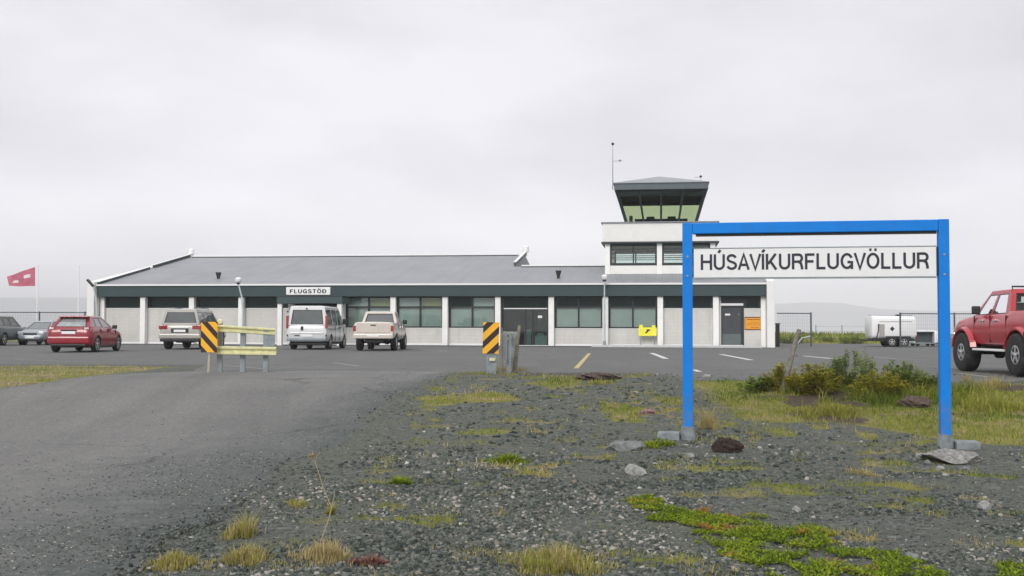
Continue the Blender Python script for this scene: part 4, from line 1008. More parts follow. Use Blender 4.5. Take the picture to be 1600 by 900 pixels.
def lbox(root, name, mat, x0, x1, y0, y1, z0, z1, bevel=0.015, parent=None):
    return MB().box(x0, x1, y0, y1, z0, z1).build(name, mat, parent or root, bevel=bevel)
def mirrors(root, x, y, z, mat, sz=(.11, .09, .16)):
    for s in (-1, 1):
        MB().box(s*x, s*(x+.20), y-.04, y+.04, z-sz[2]/2, z+sz[2]/2).build('wing_mirror', mat, root, bevel=0.03)
def handles(root, ys_, x, z, mat):
    for s in (-1, 1):
        for y in ys_: MB().box(s*(x-.02), s*(x+.025), y-.10, y+.10, z-.018, z+.018).build('door_handle', mat, root, bevel=0.008)
def seams(root, ys_, x, z0, z1):
    """shut lines of the doors as thin dark strips on both flanks"""
    for s in (-1, 1):
        for y in ys_: MB().box(s*(x-.03), s*(x+.002), y-.004, y+.004, z0, z1).build('door_seam', M['black'], root)

def zpos(px, Y): return (at(px, 545, Y).x, Y, 0.014)

# red hatchback
p = zpos(106.5, 43.6)
red, rb = vehicle('hatchback_car', p, R(2.2), 'red five door hatchback parked tail towards us on the left of the car park', M['p_red'], 1.82,
    [(0, .42, .78, .84), (.03, .34, .90, .90), (.10, .26, 1.00, .95), (.30, .22, 1.03, .985), (1.0, .19, 1.02, 1), (2.2, .19, .99, 1), (3.0, .19, .95, 1), (3.6, .20, .87, .98), (4.0, .22, .77, .94), (4.25, .28, .64, .86), (4.36, .36, .52, .76)],
    (.16, 3.20, .72, 2.15, .99, 1.43, .80, .60), (.325, .21, .235, (.83, 3.47), .015),
    [(.10, .22, .10, .24), (.25, .52, .27, .60), (.55, .90, .63, .93)], rear_pane=(.09, .91, .10, .90), glassm=M['glass_tint'], rearglass=M['glass_rear'])
lbox(red, 'tail_spoiler', M['p_red'], -.58, .58, .50, .78, 1.41, 1.455)
for s in (-1, 1):
    MB().add([(s*.50, .085, .86), (s*.80, .14, .86), (s*.84, .24, 1.02), (s*.60, .10, 1.0), (s*.50, .02, .86), (s*.86, .06, .86), (s*.885, .20, 1.03), (s*.60, .05, 1.01)], [(0, 1, 2, 3), (4, 7, 6, 5), (0, 4, 5, 1), (1, 5, 6, 2), (2, 6, 7, 3), (3, 7, 4, 0)]).build('tail_light', M['redlight'], red)
    MB().box(s*.60, s*.78, .035, .06, .93, 1.0).build('tail_light', M['clearlight'], red, bevel=0.01)
lbox(red, 'number_plate', M['plate'], -.27, .27, -.022, -.005, .74, .85, .004)
lbox(red, 'badge_recess', M['black'], -.32, .32, -.012, .01, .862, .915, .01)
lbox(red, 'rear_bumper', M['p_red'], -.84, .84, -.05, .16, .35, .64, .06)
lbox(red, 'lower_bumper', M['black'], -.70, .70, -.015, .12, .24, .345, .03)
mirrors(red, .84, 2.75, 1.03, M['black']); handles(red, (1.35, 2.3), .895, .86, M['p_red']); seams(red, (1.15, 2.05, 3.05), .905, .35, .95)
lbox(red, 'sill_trim', M['black'], -.86, .86, 1.2, 3.1, .17, .28, .02)

# pale gold estate four by four
p = zpos(280.5, 50.0)
suv, sb = vehicle('off_road_car', p, R(0.0), 'pale gold silver off road estate car parked behind the left striped marker board', M['p_silver'], 1.94,
    [(0, .56, 1.02, .90), (.04, .50, 1.12, .95), (.12, .44, 1.18, .975), (.6, .38, 1.19, 1), (2.0, .36, 1.18, 1), (3.4, .36, 1.16, 1), (4.0, .38, 1.12, .99), (4.6, .42, 1.04, .95), (4.85, .5, .95, .9), (4.93, .58, .85, .82)],
    (.06, 3.70, .15, 2.90, 1.16, 1.82, .87, .70), (.39, .27, .24, (.98, 3.85), .02),
    [(.06, .30, .05, .31), (.34, .60, .35, .66), (.63, .92, .69, .95)], rear_pane=(.06, .94, .08, .92), vb=.08, vt=.86, glassm=M['glass_tint'])
for s in (-1, 1):
    for k in (0, 1):
        MB().box(s*(.76-k*.19), s*(.965-k*.19-(.0 if k else 0)) if not k else s*.755, -.02+.0, .10, .93, 1.12).build('tail_light', M['redlight'], suv, bevel=0.02)
lbox(suv, 'number_plate', M['plate'], -.27, .27, -.035, -.02, .80, .91, .004)
lbox(suv, 'plate_recess', M['black'], -.40, .40, -.018, .01, .77, .96, .01)
lbox(suv, 'garnish_strip', M['trim_white'], -.42, .42, -.03, -.0, .98, 1.04, .01)
lbox(suv, 'rear_bumper', M['p_silver'], -.96, .96, -.09, .16, .50, .72, .05)
lbox(suv, 'tow_guard', M['black'], -.90, .90, -.06, .2, .36, .495, .03)
for s in (-1, 1): MB().tube([(s*.60, .45, 1.87), (s*.61, .6, 1.92), (s*.61, 2.4, 1.91), (s*.60, 2.55, 1.86)], .02, 6).build('roof_rail', M['galv'], suv)
mirrors(suv, .93, 3.15, 1.25, M['black'], (.12, .1, .2)); handles(suv, (1.75, 2.75), .955, 1.02, M['chrome']); seams(suv, (1.55, 2.45, 3.45), .965, .5, 1.12)
lbox(suv, 'running_board', M['galv'], -.96, .96, 1.5, 3.35, .33, .39, .02)
lbox(suv, 'spare_wheel', M['tyre'], -.36, .36, .5, 1.2, .30, .48, .07)

# van
p = zpos(479, 50.4)
van, vb_ = vehicle('passenger_van', p, R(-3.0), 'white silver passenger van parked tail towards us in front of the entrance canopy', M['p_white'], 1.92,
    [(0, .50, 1.06, .95), (.03, .44, 1.12, .97), (.10, .36, 1.16, .985), (.6, .30, 1.16, 1), (2.5, .28, 1.16, 1), (3.6, .28, 1.14, 1), (4.1, .30, 1.08, .97), (4.5, .34, .96, .92), (4.72, .42, .80, .85), (4.8, .5, .68, .78)],
    (.03, 4.20, .14, 3.25, 1.14, 1.98, .945, .80), (.34, .23, .21, (.90, 4.0), .02),
    [(.05, .30, .05, .36), (.34, .58, .40, .74), (.62, .93, .78, .965)], rear_pane=(.09, .91, .08, .92), vb=.02, vt=.86, cat='van', roofrise=.06, glassm=M['glass_tint'])
for s in (-1, 1):
    MB().box(s*.86, s*.975, -.01, .10, .98, 1.60).build('tail_light', M['redlight'], van, bevel=0.02)
    lbox(van, 'door_hinge', M['black'], s*.90-.03, s*.90+.03, -.03, .03, .62, .70, .008)
    lbox(van, 'door_hinge', M['black'], s*.90-.03, s*.90+.03, -.03, .03, 1.72, 1.80, .008)
lbox(van, 'wiper', M['black'], -.05, .03, -.025, .0, 1.86, 1.93, .005)
lbox(van, 'number_plate', M['plate'], -.27, .27, -.04, -.025, .60, .71, .004)
lbox(van, 'plate_moulding', M['p_white'], -.80, .80, -.03, .02, .73, .80, .02)
lbox(van, 'tailgate_handle', M['black'], -.28, -.16, -.03, .0, .90, 1.08, .01)
lbox(van, 'badge_strip', M['black'], -.58, -.34, -.034, .0, .64, .68, .005)
lbox(van, 'rear_bumper', M['galv'], -.93, .93, -.09, .14, .40, .565, .04)
lbox(van, 'underbody', M['black'], -.86, .86, .1, 4.2, .22, .30, .02)
mirrors(van, .93, 3.55, 1.32, M['black'], (.12, .1, .28)); handles(van, (2.6, 3.0), .965, 1.02, M['black']); seams(van, (1.75, 2.80, 3.75), .965, .4, 1.12)
lbox(van, 'slide_rail', M['black'], -.965, .965, .3, 2.6, .955, .975, .003)

# beige pickup
def pickup(name, loc, yaw, label, pm, glassm, scale_w=1.80, lift=0.0, r=.38, wd=.26, rimr=.21, inx=.0, cat='pickup', flare=False, ys=(1.12, 4.20)):
    l = lift
    st = [(0, .58+l, 1.18+l, .96), (.03, .54+l, 1.22+l, .98), (.10, .50+l, 1.235+l, .99), (1.0, .48+l, 1.235+l, 1), (1.75, .44+l, 1.235+l, 1), (1.85, .42+l, 1.18+l, 1), (3.4, .42+l, 1.16+l, 1), (4.0, .44+l, 1.12+l, .99), (4.7, .50+l, 1.05+l, .95), (5.0, .56+l, .95+l, .9), (5.12, .62+l, .86+l, .84)]
    o, b = vehicle(name, loc, yaw, label, pm, scale_w, st, ((1.74, 4.05, 2.00, 3.20) if not lift > .1 else (1.74, 3.85, 2.00, 3.08))+(1.15+l, 1.70+l, scale_w/2*.90, scale_w/2*.74), (r, wd, rimr, ys, inx),
        [(.10, .47, .06, .50), (.53, .92, .56, .95)], rear_pane=(.07, .93, .09, .91), vb=.06, vt=.88, glassm=glassm, cat=cat, bed=(.10, 1.66, .78+l), roofrise=.045)
    hw = scale_w/2
    for s in (-1, 1):
        MB().box(s*(hw-.13), s*(hw+.004), -.015, .10, .84+l, 1.10+l).build('tail_light', M['redlight'], o, bevel=0.015)
    lbox(o, 'tailgate', pm, -hw+.15, hw-.15, -.022, .0, .78+l, 1.21+l, .01)
    lbox(o, 'tailgate_handle', M['black'], -.12, .12, -.035, -.023, 1.08+l, 1.13+l, .005)
    lbox(o, 'rear_bumper', M['p_beige'] if pm is M['p_beige'] else M['chrome'], -hw+.02, hw-.02, -.14, .05, .52+l, .72+l, .04)
    lbox(o, 'number_plate', M['plate'] if lift else M['black'], -.27, .27, -.155, -.142, .60+l, .70+l, .004)
    lbox(o, 'chassis', M['black'], -.40, .40, .1, 4.8, .34+l*.8, .50+l, .02)
    for y in ys: MB().tube([(-hw+.1, y, r), (hw-.1, y, r)], .06, 8).lathe([(.03, -.16), (.15, -.08), (.15, .08), (.03, .16)], 12, 'x', (.0, y, r)).build('axle', M['black'], o)
    mirrors(o, hw*.94, 3.45 if lift < .1 else 3.28, 1.27+l, M['black'], (.12, .1, .2)); handles(o, (2.35, 3.1), hw-.01, 1.02+l, M['chrome'] if lift else pm); seams(o, (1.80, 2.65, 3.55), hw-.003, .5+l, 1.14+l)
    return o
p = zpos(583, 47.9)
pk = pickup('pickup_truck', p, R(-1.8), 'beige double cab pickup parked tail towards us right of the white van', M['p_beige'], M['glass_tint'], 1.80, .03)

# lifted red truck on the right
ptr = on_ground(1600, 597)
TR = Vector((11.96, 22.75, 0.014))
rt_ = pickup('lifted_pickup_truck', TR, R(-1.0), 'lifted red double cab pickup on huge tyres at the right edge', M['p_red2'], M['glass_car_clear'], 1.72, .22, r=.475, wd=.36, rimr=.21, inx=-.12, ys=(1.12, 4.12))
for y in (1.12, 4.12):
    for s in (-1, 1):
        m = MB(); n = 18
        prof = []
        for k in range(n+1):
            a = math.pi*(0.06+.88*k/n)
            prof.append((y+math.cos(a)*.57, .50+math.sin(a)*.53))
        rings = []
        for (yy, zz) in prof:
            d = Vector((0, yy-y, zz-.50)).normalized()
            rings.append([(s*(.80), yy, zz), (s*.95, yy-d.y*.01, zz-d.z*.01), (s*.955, yy+d.y*.03, zz+d.z*.03), (s*.83, yy+d.y*.08, zz+d.z*.08)])
        m.loft(rings).build('wheel_arch_flare', M['p_red2'], rt_, smooth=40)
for s in (-1, 1):
    MB().box(s*.72, s*.93, 1.72, 3.50, .53, .58).build('running_board', M['trim_white'], rt_, bevel=0.015)
    MB().box(s*.96, s*.985, .62, .64, .5, .98).build('mud_flap', M['black'], rt_)
MB().tube([(-.5, 2.2, 1.95), (-.5, 2.25, 2.02), (.5, 2.25, 2.02), (.5, 2.2, 1.95)], .02, 6).build('roof_bar', M['black'], rt_)
MB().box(-.80, .80, 4.95, 5.25, .76, .96).build('front_bumper', M['chrome'], rt_, bevel=0.04)

# parked cars at the far left
p = at(42, 540, 60.2)
gry, gb = vehicle('hatchback_car', (p.x, 60.2+3.9*math.cos(R(2)), .014), R(182), 'small blue grey hatchback facing us between the red hatchback and the dark estate', M['p_grey'], 1.66,
    [(0, .36, .74, .84), (.05, .28, .88, .93), (.25, .22, .92, .98), (1.0, .19, .92, 1), (2.6, .19, .88, 1), (3.1, .20, .84, .985), (3.6, .24, .74, .93), (3.82, .30, .62, .84), (3.9, .36, .52, .74)],
    (.14, 2.95, .60, 1.95, .89, 1.33, .74, .57), (.30, .19, .21, (.70, 3.15), .01),
    [(.10, .22, .10, .24), (.25, .52, .27, .60), (.55, .90, .63, .93)], glassm=M['glass_tint'])
for s in (-1, 1):
    MB().box(s*.42, s*.72, 3.62, 3.80, .60, .76).build('headlight', M['clearlight'], gry, bevel=0.04)
lbox(gry, 'grille', M['black'], -.36, .36, 3.80, 3.885, .56, .68, .02)
lbox(gry, 'number_plate', M['plate'], -.25, .25, 3.905, 3.92, .38, .48, .004)
lbox(gry, 'lower_bumper', M['black'], -.66, .66, 3.70, 3.90, .24, .34, .02)
mirrors(gry, .78, 2.45, .95, M['p_grey'])
p = at(-30, 540, 58.0)
dk, db = vehicle('estate_car', (p.x, 58.0, .014), R(1.0), 'dark grey estate car cut off by the left edge of the picture', M['p_dark'], 1.80,
    [(0, .46, .92, .88), (.05, .38, 1.02, .95), (.15, .32, 1.06, .98), (1.0, .28, 1.05, 1), (2.8, .28, 1.02, 1), (3.5, .30, .95, .98), (4.2, .36, .80, .9), (4.4, .45, .65, .8)],
    (.10, 3.20, .42, 2.45, 1.04, 1.56, .80, .64), (.34, .22, .23, (.85, 3.55), .015),
    [(.07, .28, .06, .30), (.31, .58, .33, .63), (.61, .92, .66, .95)], glassm=M['glass_tint'])
for s in (-1, 1): MB().box(s*.66, s*.90, -.0, .12, .80, .96).build('tail_light', M['redlight'], dk, bevel=0.02)
lbox(dk, 'number_plate', M['plate'], -.27, .27, -.03, -.012, .78, .89, .004)
lbox(dk, 'rear_bumper', M['black'], -.86, .86, -.04, .12, .36, .52, .04)

# ---------------------------------------------------------------- trailers behind the right fence
p = at(1392, 543, 63.5)
tr = thing('fuel_trailer', (p.x, 63.5, .0), R(-4), 'white fuel tank trailer with black diamond placard behind the right fence', 'trailer')
def rrect(x, y0, y1, z0, z1, rad, n=5):
    pts = []
    for (cy, cz, a0) in ((y1-rad, z0+rad, -90), (y1-rad, z1-rad, 0), (y0+rad, z1-rad, 90), (y0+rad, z0+rad, 180)):
        for k in range(n):
            a = R(a0+90*k/(n-1)); pts.append((x, cy+rad*math.cos(a), cz+rad*math.sin(a)))
    return pts
MB().loft([rrect(-1.46, -.70, .70, .62, 1.80, .25), rrect(-1.38, -.80, .80, .52, 1.90, .22), rrect(1.30, -.80, .80, .52, 1.84, .22), rrect(1.42, -.72, .72, .60, 1.72, .25)]).build('tank_body', M['trim_white'], tr, smooth=40)
MB().add([(-.28, -.807, 1.10), (-.13, -.807, .95), (.02, -.807, 1.10), (-.13, -.807, 1.25)], [(0, 1, 2, 3)]).build('hazard_placard', M['black'], tr, recalc=False)
MB().box(-.95, 1.1, -.812, -.803, 1.52, 1.545).build('stripe', simple('brown_grey_stripe', (.22, .19, .16), .6), tr)
MB().box(-1.42, 1.35, -.10, .10, 1.905, 1.94).build('top_rail', M['galv'], tr)
MB().box(.35, .62, -.25, .25, 1.86, 1.98).build('filler_hatch', M['black'], tr, bevel=.02)
MB().box(-1.35, 1.35, -.6, .6, .36, .515).build('chassis', M['black'], tr)
MB().box(-.95, -.62, -.84, -.803, .62, 1.38).build('hose_cabinet', simple('beige_grey_cabinet', (.36, .34, .32), .6), tr, bevel=.01)
MB().tube([(-1.0, -.86, 1.4), (-1.02, -.88, 1.0), (-1.15, -.88, .5)], .035, 6).build('fuel_hose', M['black'], tr)
for y in (-.15, .62):
    w1_ = wheel(tr, y, 0, .31, .2, .19, -1); w1_.rotation_euler = (0, 0, R(90)); w1_.location = (y, -.72, .31)
    w2_ = wheel(tr, y, 0, .31, .2, .19, 1); w2_.rotation_euler = (0, 0, R(90)); w2_.location = (y, .72, .31)
MB().box(-.55, 1.02, -.83, -.80, .55, .66).build('mudguard', M['black'], tr, bevel=.01)
MB().box(1.40, 1.46, -.70, -.45, .45, .80).build('tail_light', M['redlight'], tr, bevel=.01)
MB().tube([(-1.3, 0, .42), (-2.0, 0, .42)], .04, 6).tube([(-1.35, -.5, .42), (-2.0, 0, .42)], .03, 6).tube([(-1.35, .5, .42), (-2.0, 0, .42)], .03, 6).build('drawbar', M['black'], tr)
tr.scale = (.90, .95, .96)
p = at(1443, 543, 66.5)
ct = thing('baggage_cart', (p.x, 66.5, 0), R(-3), 'low white covered cart with a dark open side, just right of the fuel trailer', 'cart')
MB().box(-.75, .45, -.6, .6, .88, .98).build('roof', M['trim_white'], ct, bevel=.03)
MB().loft([rrect(.46, -.6, .6, .15, .98, .1), rrect(.72, -.55, .55, .2, .90, .15)]).build('end_panel', M['trim_white'], ct, smooth=40)
MB().box(-.75, -.68, -.58, .58, .20, .877).build('end_panel', M['trim_white'], ct)
MB().box(-.675, .455, -.2, -.15, .25, .875).build('dark_filler', simple('dark_green_grey_filler', (.05, .07, .07), .8), ct)  # dark sheet filling the open side of the cart
MB().box(-.75, .455, -.58, .58, .16, .23).build('deck', M['galv'], ct)
for x in (-.5, .4):
    for s in (-1, 1): MB().lathe([(.05, s*.42), (.12, s*.44), (.13, s*.47), (.12, s*.5), (.05, s*.52)], 14, 'y', (x, 0, .13)).build('wheel', M['tyre'], ct)

# ---------------------------------------------------------------- fences
def fence(name, pA, pB, h_, posts, label, cat='fence', z=0.0, brace=False, base=.08):
    A, Bv = Vector(pA), Vector(pB); d = Bv-A; ln = d.length; a = math.atan2(d.y, d.x)
    t = thing(name, (A.x, A.y, z), a, label, cat)
    MB().tube([(0, 0, h_), (ln, 0, h_)], .03, 6).build('rail', M['fence'], t)
    MB().tube([(0, 0, base), (ln, 0, base)], .018, 6).build('rail', M['fence'], t)
    m = MB(); n = int(ln/.10)
    for k in range(1, n):
        x = ln*k/n; m.box(x-.0022, x+.0022, -.0022, .0022, base, h_)
    for k in range(1, 9): m.box(0, ln, -.0018, .0018, base+(h_-base)*k/9-.0018, base+(h_-base)*k/9+.0018)
    m.build('wire_mesh', M['fence'], t, recalc=False)
    for x in posts:
        MB().tube([(x*ln, 0, 0), (x*ln, 0, h_+.06)], .05, 8).build('post', M['fence'], t)
    if brace:
        MB().tube([(ln*.55, 0, .05), (ln*.72, 0, .5), (ln*.98, 0, .62)], .03, 6).tube([(ln*.5, -.05, .05), (ln*.65, -.05, .9)], .035, 6).build('brace', M['galv_pale'], t)
    return t
g = lambda px, Y: (at(px, 540, Y).x, Y, 0)
fence('mesh_fence', g(-260, 68), g(146, 68), 1.93, (0, .30, .545, .79, .965), 'thin mesh fence with dark top rail left of the terminal')
fence('mesh_gate', g(1214, 64), g(1268, 64), 1.95, (.99,), 'open mesh gate leaf standing beside the right end wall of the terminal', 'gate', brace=True, base=.25)
fence('mesh_fence', g(1407, 60.3), g(1760, 60.3), 1.90, (0, .24, .5, .75), 'mesh fence in front of the fuel trailer, running behind the lifted red pickup')
q = at(1268, 540, 64)
gp = thing('gate_post', (at(1215, 540, 62.3).x, 62.3, 0), 0, 'short black post against the right end wall of the terminal', 'post')
MB().box(-.10, .10, -.1, .1, 0, 1.30).box(-.13, .13, -.13, .13, 1.303, 1.36).build('shaft', M['black'], gp, bevel=.01)
# distant low wire fence on the bank
wf = thing('wire_fence', (at(1275, 530, 92).x, 92, gz(26, 92)), 0, 'low two strand wire fence on the bank between gate and trailer', 'fence')
for k in range(4): MB().tube([(k*2.2, 0, -.3), (k*2.2, 0, 1.0)], .04, 6).build('post', M['galv'], wf)
MB().tube([(0, 0, .85), (6.6, 0, .85)], .012, 4).tube([(0, 0, .45), (6.6, 0, .45)], .012, 4).build('wire', M['galv'], wf)

# ---------------------------------------------------------------- flagpoles and flag
for px, lab in ((57, 'white flagpole flying the faded red flag'), (121.5, 'bare white flagpole just left of the terminal corner')):
    b = at(px, 540, 74); t = thing('flagpole', (b.x, 74, 0), 0, lab, 'flagpole')
    MB().tube([(0, 0, 0), (0, 0, 5.2)], [.06, .04], 8).build('pole', M['pole_white'], t, smooth=50)
    MB().lathe([(.03, 5.2), (.06, 5.25), (.03, 5.3)], 8).build('finial', M['pole_white'], t)
b = at(57, 540, 74)
V = []; FN, FM = 22, 10
P00, P10 = at(56, 417, 74), at(56, 447, 74); P01, P11 = at(14, 432.5, 74), at(19, 447.5, 74)
for j in range(FM+1):
    for i in range(FN+1):
        u, v = i/FN, j/FM
        p_ = (P00.lerp(P01, u)).lerp(P10.lerp(P11, u), v)
        V.append((p_.x, p_.y+0.10*math.sin(u*9+v*2)*u - .25*u, p_.z+.03*math.sin(u*7+v)*u))
ii = np.arange(len(V)).reshape(FM+1, FN+1)
Fc = np.stack([ii[:-1, :-1], ii[:-1, 1:], ii[1:, 1:], ii[1:, :-1]], -1).reshape(-1, 4)
V = np.array(V); V[:, 0] -= b.x+.045; V[:, 1] -= 74
fl = thing('flag', (b.x, 74, 0), 0, 'faded red flag with white marks blowing left from its pole', 'flag')
fo = raw_mesh('cloth', V, Fc, [M['flag'], M['flag_white']], fl, smooth=True)
mi = []
for j in range(FM):
    for i in range(FN):
        u, v = (i+.5)/FN, (j+.5)/FM
        mi.append(1 if (((u-.30)/.13)**2+((v-.42)/.13)**2 < 1 or ((u-.74)/.12)**2+((v-.62)/.12)**2 < 1) else 0)
fo.data.polygons.foreach_set('material_index', mi)

# ---------------------------------------------------------------- blue sign frame
PL, PR = at(1075, 680, 16.0), at(1477, 680, 15.35)
d = PR-PL; fl_ = math.hypot(d.x, d.y); fa = math.atan2(d.y, d.x)
zl, zr_ = gz(PL.x, PL.y), gz(PR.x, PR.y)
ZT = 2.60
sf = thing('sign_frame', (PL.x, PL.y, 0), fa, 'tall bright blue steel frame carrying the white airport name board', 'sign')
pw = .072
MB().box(-pw, pw, -pw, pw, zl-.0+.14, ZT+.0).build('post', M['blue'], sf, bevel=.008)
MB().box(fl_-pw, fl_+pw, -pw, pw, zr_+.16, ZT+.0).build('post', M['blue'], sf, bevel=.008)
MB().box(pw+.002, fl_-pw-.002, -pw-.0, pw, ZT-.165, ZT-.004).build('beam', M['blue'], sf, bevel=.012)
MB().box(pw+.05, fl_-pw-.02, -.03, .03, ZT-.20, ZT-.168).build('beam_shadow_strip', M['black'], sf)  # black strip standing in for the shadow under the beam
bd = MB().box(pw+.02, fl_-pw-.03, -.05, .02, 1.793, 2.213).build('name_board', M['signwhite'], sf, bevel=.004)
MB().box(pw+.015, fl_-pw-.025, -.055, .025, 1.773, 1.790).box(pw+.015, fl_-pw-.025, -.055, .025, 2.216, 2.228).build('board_edge', M['galv'], bd)
MB().box(fl_-pw-.028, fl_-pw-.004, -.03, .03, 1.80, 2.21).build('clamp', M['black'], bd)
MB().box(pw+.003, pw+.018, -.03, .03, 1.80, 2.21).build('clamp', M['black'], bd)
text_mesh('HÚSAVÍKURFLUGVÖLLUR', M['letter'], 'lettering', bd, 3.17, 0.228, ((fl_)/2-.005, -.051, 1.905), None, extr=.003)
for x, z, w_, sx in ((0, zl, .20, -1), (fl_, zr_, .22, 1)):
    fg = MB().lathe([(.115, z-.15), (.11, z+.10), (.095, z+.19)], 12, c=(x, 0, 0)).build('footing', M['concrete'], sf, smooth=50)
    MB().box(x+sx*.12, x+sx*.44, -.14, .16, z-.12, z+.10).build('concrete_block', M['concrete'], fg, bevel=.02)

bl = MB()
for x in (0, fl_):
    for z in (1.82, 2.10): bl.lathe([(.018, -pw-.012), (.018, -pw-.001)], 8, 'y', (x, 0, z))
bl.build('bolts', M['galv'], sf)
# ---------------------------------------------------------------- guard rails and marker boards
def wbeam(p0, p1, h_=.17, t_=.05):
    """corrugated beam between two points"""
    p0, p1 = Vector(p0), Vector(p1); d_ = (p1-p0).normalized(); n_ = Vector((d_.y, -d_.x, 0)).normalized()
    prof = [(-.5, 0), (-.42, 1), (-.22, 1), (-.08, 0), (.08, 0), (.22, 1), (.42, 1), (.5, 0)]
    r0 = []
    for z_, o_ in prof: r0.append((z_*h_, o_*t_))
    for z_, o_ in prof[::-1]: r0.append((z_*h_, o_*t_-.012))
    return MB().loft([[p+n_*o_+Vector((0, 0, z_)) for z_, o_ in r0] for p in (p0, p1)])
Yb = 25.2
sL = 1700/Yb
gl = thing('guard_rail', at(338, 577, Yb).to_2d().to_3d(), 0, 'short rail of two pale yellow beams on grey posts left of the road mouth', 'barrier')
o0 = gl.location.copy()
def loc(px, py, Y): return at(px, py, Y)-o0
for px, top in ((343, 510), (379, 511), (415, 516)):
    P_ = loc(px, 577, Yb); zt_ = loc(px, top, Yb).z; zz = gz(P_.x+o0.x, Yb)
    m = MB()
    m.box(P_.x-.055, P_.x+.055, P_.y-.03, P_.y-.024, zz, zt_).box(P_.x-.055, P_.x-.049, P_.y-.023, P_.y+.06, zz, zt_).box(P_.x+.049, P_.x+.055, P_.y-.023, P_.y+.06, zz, zt_)
    m.build('post', M['galv'], gl)
a_, b__ = loc(339, 513, Yb-.16), loc(430, 518.5, Yb+.18-.16)
wbeam(a_, b__, .16).build('beam', M['rail'], gl)
wbeam(loc(338, 547.5, Yb-.16), loc(432, 549, Yb-.16), .20).build('beam', M['rail'], gl)
P_ = loc(420, 521, Yb); Q_ = loc(429, 541, Yb)
MB().box(P_.x-.03, Q_.x, P_.y-.02, P_.y+.02, Q_.z, P_.z).build('spacer_plate', M['galv'], gl)
MB().lathe([(.05, -.03), (.07, 0), (.05, .03)], 10, 'y', loc(344, 503, Yb)).build('reflector', M['rail'], gl)

def marker(px0, px1, py0, py1, Y, slope, label, tilt):
    A = at(px0, py1, Y); w_ = (px1-px0)/F*Y; h_ = (py1-py0)/F*Y; cx = A.x+w_/2
    t = thing('marker_board', (cx, Y, gz(cx, Y)), 0, label, 'marker board', 'striped marker boards at the road mouth')
    zb0 = A.z-gz(cx, Y)
    M4 = Matrix.Translation((0, 0, zb0+h_/2)) @ Matrix.Rotation(tilt, 4, 'Y')
    MB().box(-w_/2, w_/2, -.012, .012, -h_/2, h_/2, M4).build('board', M['yellow'], t)
    # black diagonal bars clipped to the board
    bm = bmesh.new(); per = h_*.50
    def clip(poly, f):
        res = []
        for i in range(len(poly)):
            a, b = poly[i], poly[(i+1) % len(poly)]; fa_, fb_ = f(a), f(b)
            if fa_ >= 0: res.append(a)
            if fa_*fb_ < 0:
                tt = fa_/(fa_-fb_); res.append((a[0]+(b[0]-a[0])*tt, a[1]+(b[1]-a[1])*tt))
        return res
    m = MB()
    for k in range(-4, 5):
        c0 = k*per + per*slope[1]; th = per*.46; X_ = w_
        poly = [(-X_, c0-X_*slope[0]), (X_, c0+X_*slope[0]), (X_, c0+X_*slope[0]+th), (-X_, c0-X_*slope[0]+th)]
        for f in (lambda p: p[0]+w_/2, lambda p: w_/2-p[0], lambda p: p[1]+h_/2, lambda p: h_/2-p[1]):
            if poly: poly = clip(poly, f)
        if len(poly) >= 3: m.add([M4 @ Vector((x, -.015, z)) for x, z in poly], [tuple(range(len(poly)))])
    m.build('stripes', simple('black_stripe_sheeting', (.02, .008, .012), .5), t, recalc=False)
    return t
tl = marker(314, 339.5, 503, 550.5, Yb-.35, (-1.1, .42), 'black and yellow board with stripes falling to the right, on the left rail', R(0))
MB().tube([(-.02, .05, -.02), (0.0, .05, .5), (0, .03, .7)], .035, 8).build('post', simple('beige_post', (.42, .38, .30), .8), tl)
tr_ = marker(754.5, 779.5, 503.5, 552.5, 24.7, (1.0, .80), 'black and yellow board with stripes rising to the right, right of the road mouth', R(1.5))
MB().box(-.10, -.05, .02, .05, -.05, .75).box(.06, .12, .02, .05, -.05, .75).box(-.049, .059, .03, .035, -.05, .42).build('post', M['galv'], tr_)
MB().box(-.03, .10, -.03, -.016, .30, .37).build('bracket', M['rail'], tr_)
# second guard rail, seen nearly end on
A_ = at(789, 578, 24.9); g2 = thing('guard_rail', (A_.x, 24.9, 0), 0, 'guard rail seen end on behind the right striped board', 'barrier')
e1 = at(801, 578, 28.4); dx_ = e1.x-A_.x
wbeam((0.02, 0, .86), (dx_, 3.5, .86), .18).build('beam', M['rail'], g2)
wbeam((-.02, 0, .36), (dx_-.02, 3.5, .36), .18).build('beam', M['rail'], g2)
for k in range(3):
    x = dx_*k/2*.95+.09; y = .12+1.6*k
    MB().box(x-.055, x+.055, y-.03, y-.024, -.05, .95).box(x-.055, x-.049, y-.023, y+.06, -.05, .95).box(x+.049, x+.055, y-.023, y+.06, -.05, .95).build('post', M['galv'], g2)
MB().box(-.05, .05, -.02, -.005, .30, .97).build('end_plate', M['galv'], g2)
def stake(pb, pt, Y, r0, label, name='wooden_stake'):
    B_ = at(*pb, Y); T_ = at(*pt, Y); zz = gz(B_.x, Y)
    t = thing(name, (B_.x, Y, zz), 0, label, 'stake')
    tp = Vector((T_.x-B_.x, .05, T_.z-zz))
    MB().tube([(0, 0, -.05), tp*.3+Vector((.006, 0, 0)), tp*.65+Vector((-.006, 0, 0)), tp], [r0, r0*.93, r0*.85, r0*.72], 9).build('shaft', M['wood'], t, smooth=50)
    return t, tp
stake((803, 573), (812, 508), 25.6, .055, 'pale grey wooden stake leaning right beside the end on guard rail')
stake((783, 582), (784, 512), 24.6, .035, 'thin upright wooden stake close behind the right striped board')
st_t, tp = stake((1222, 618), (1250, 515), 20.6, .058, 'tall weathered stake leaning right in front of the shrubs')
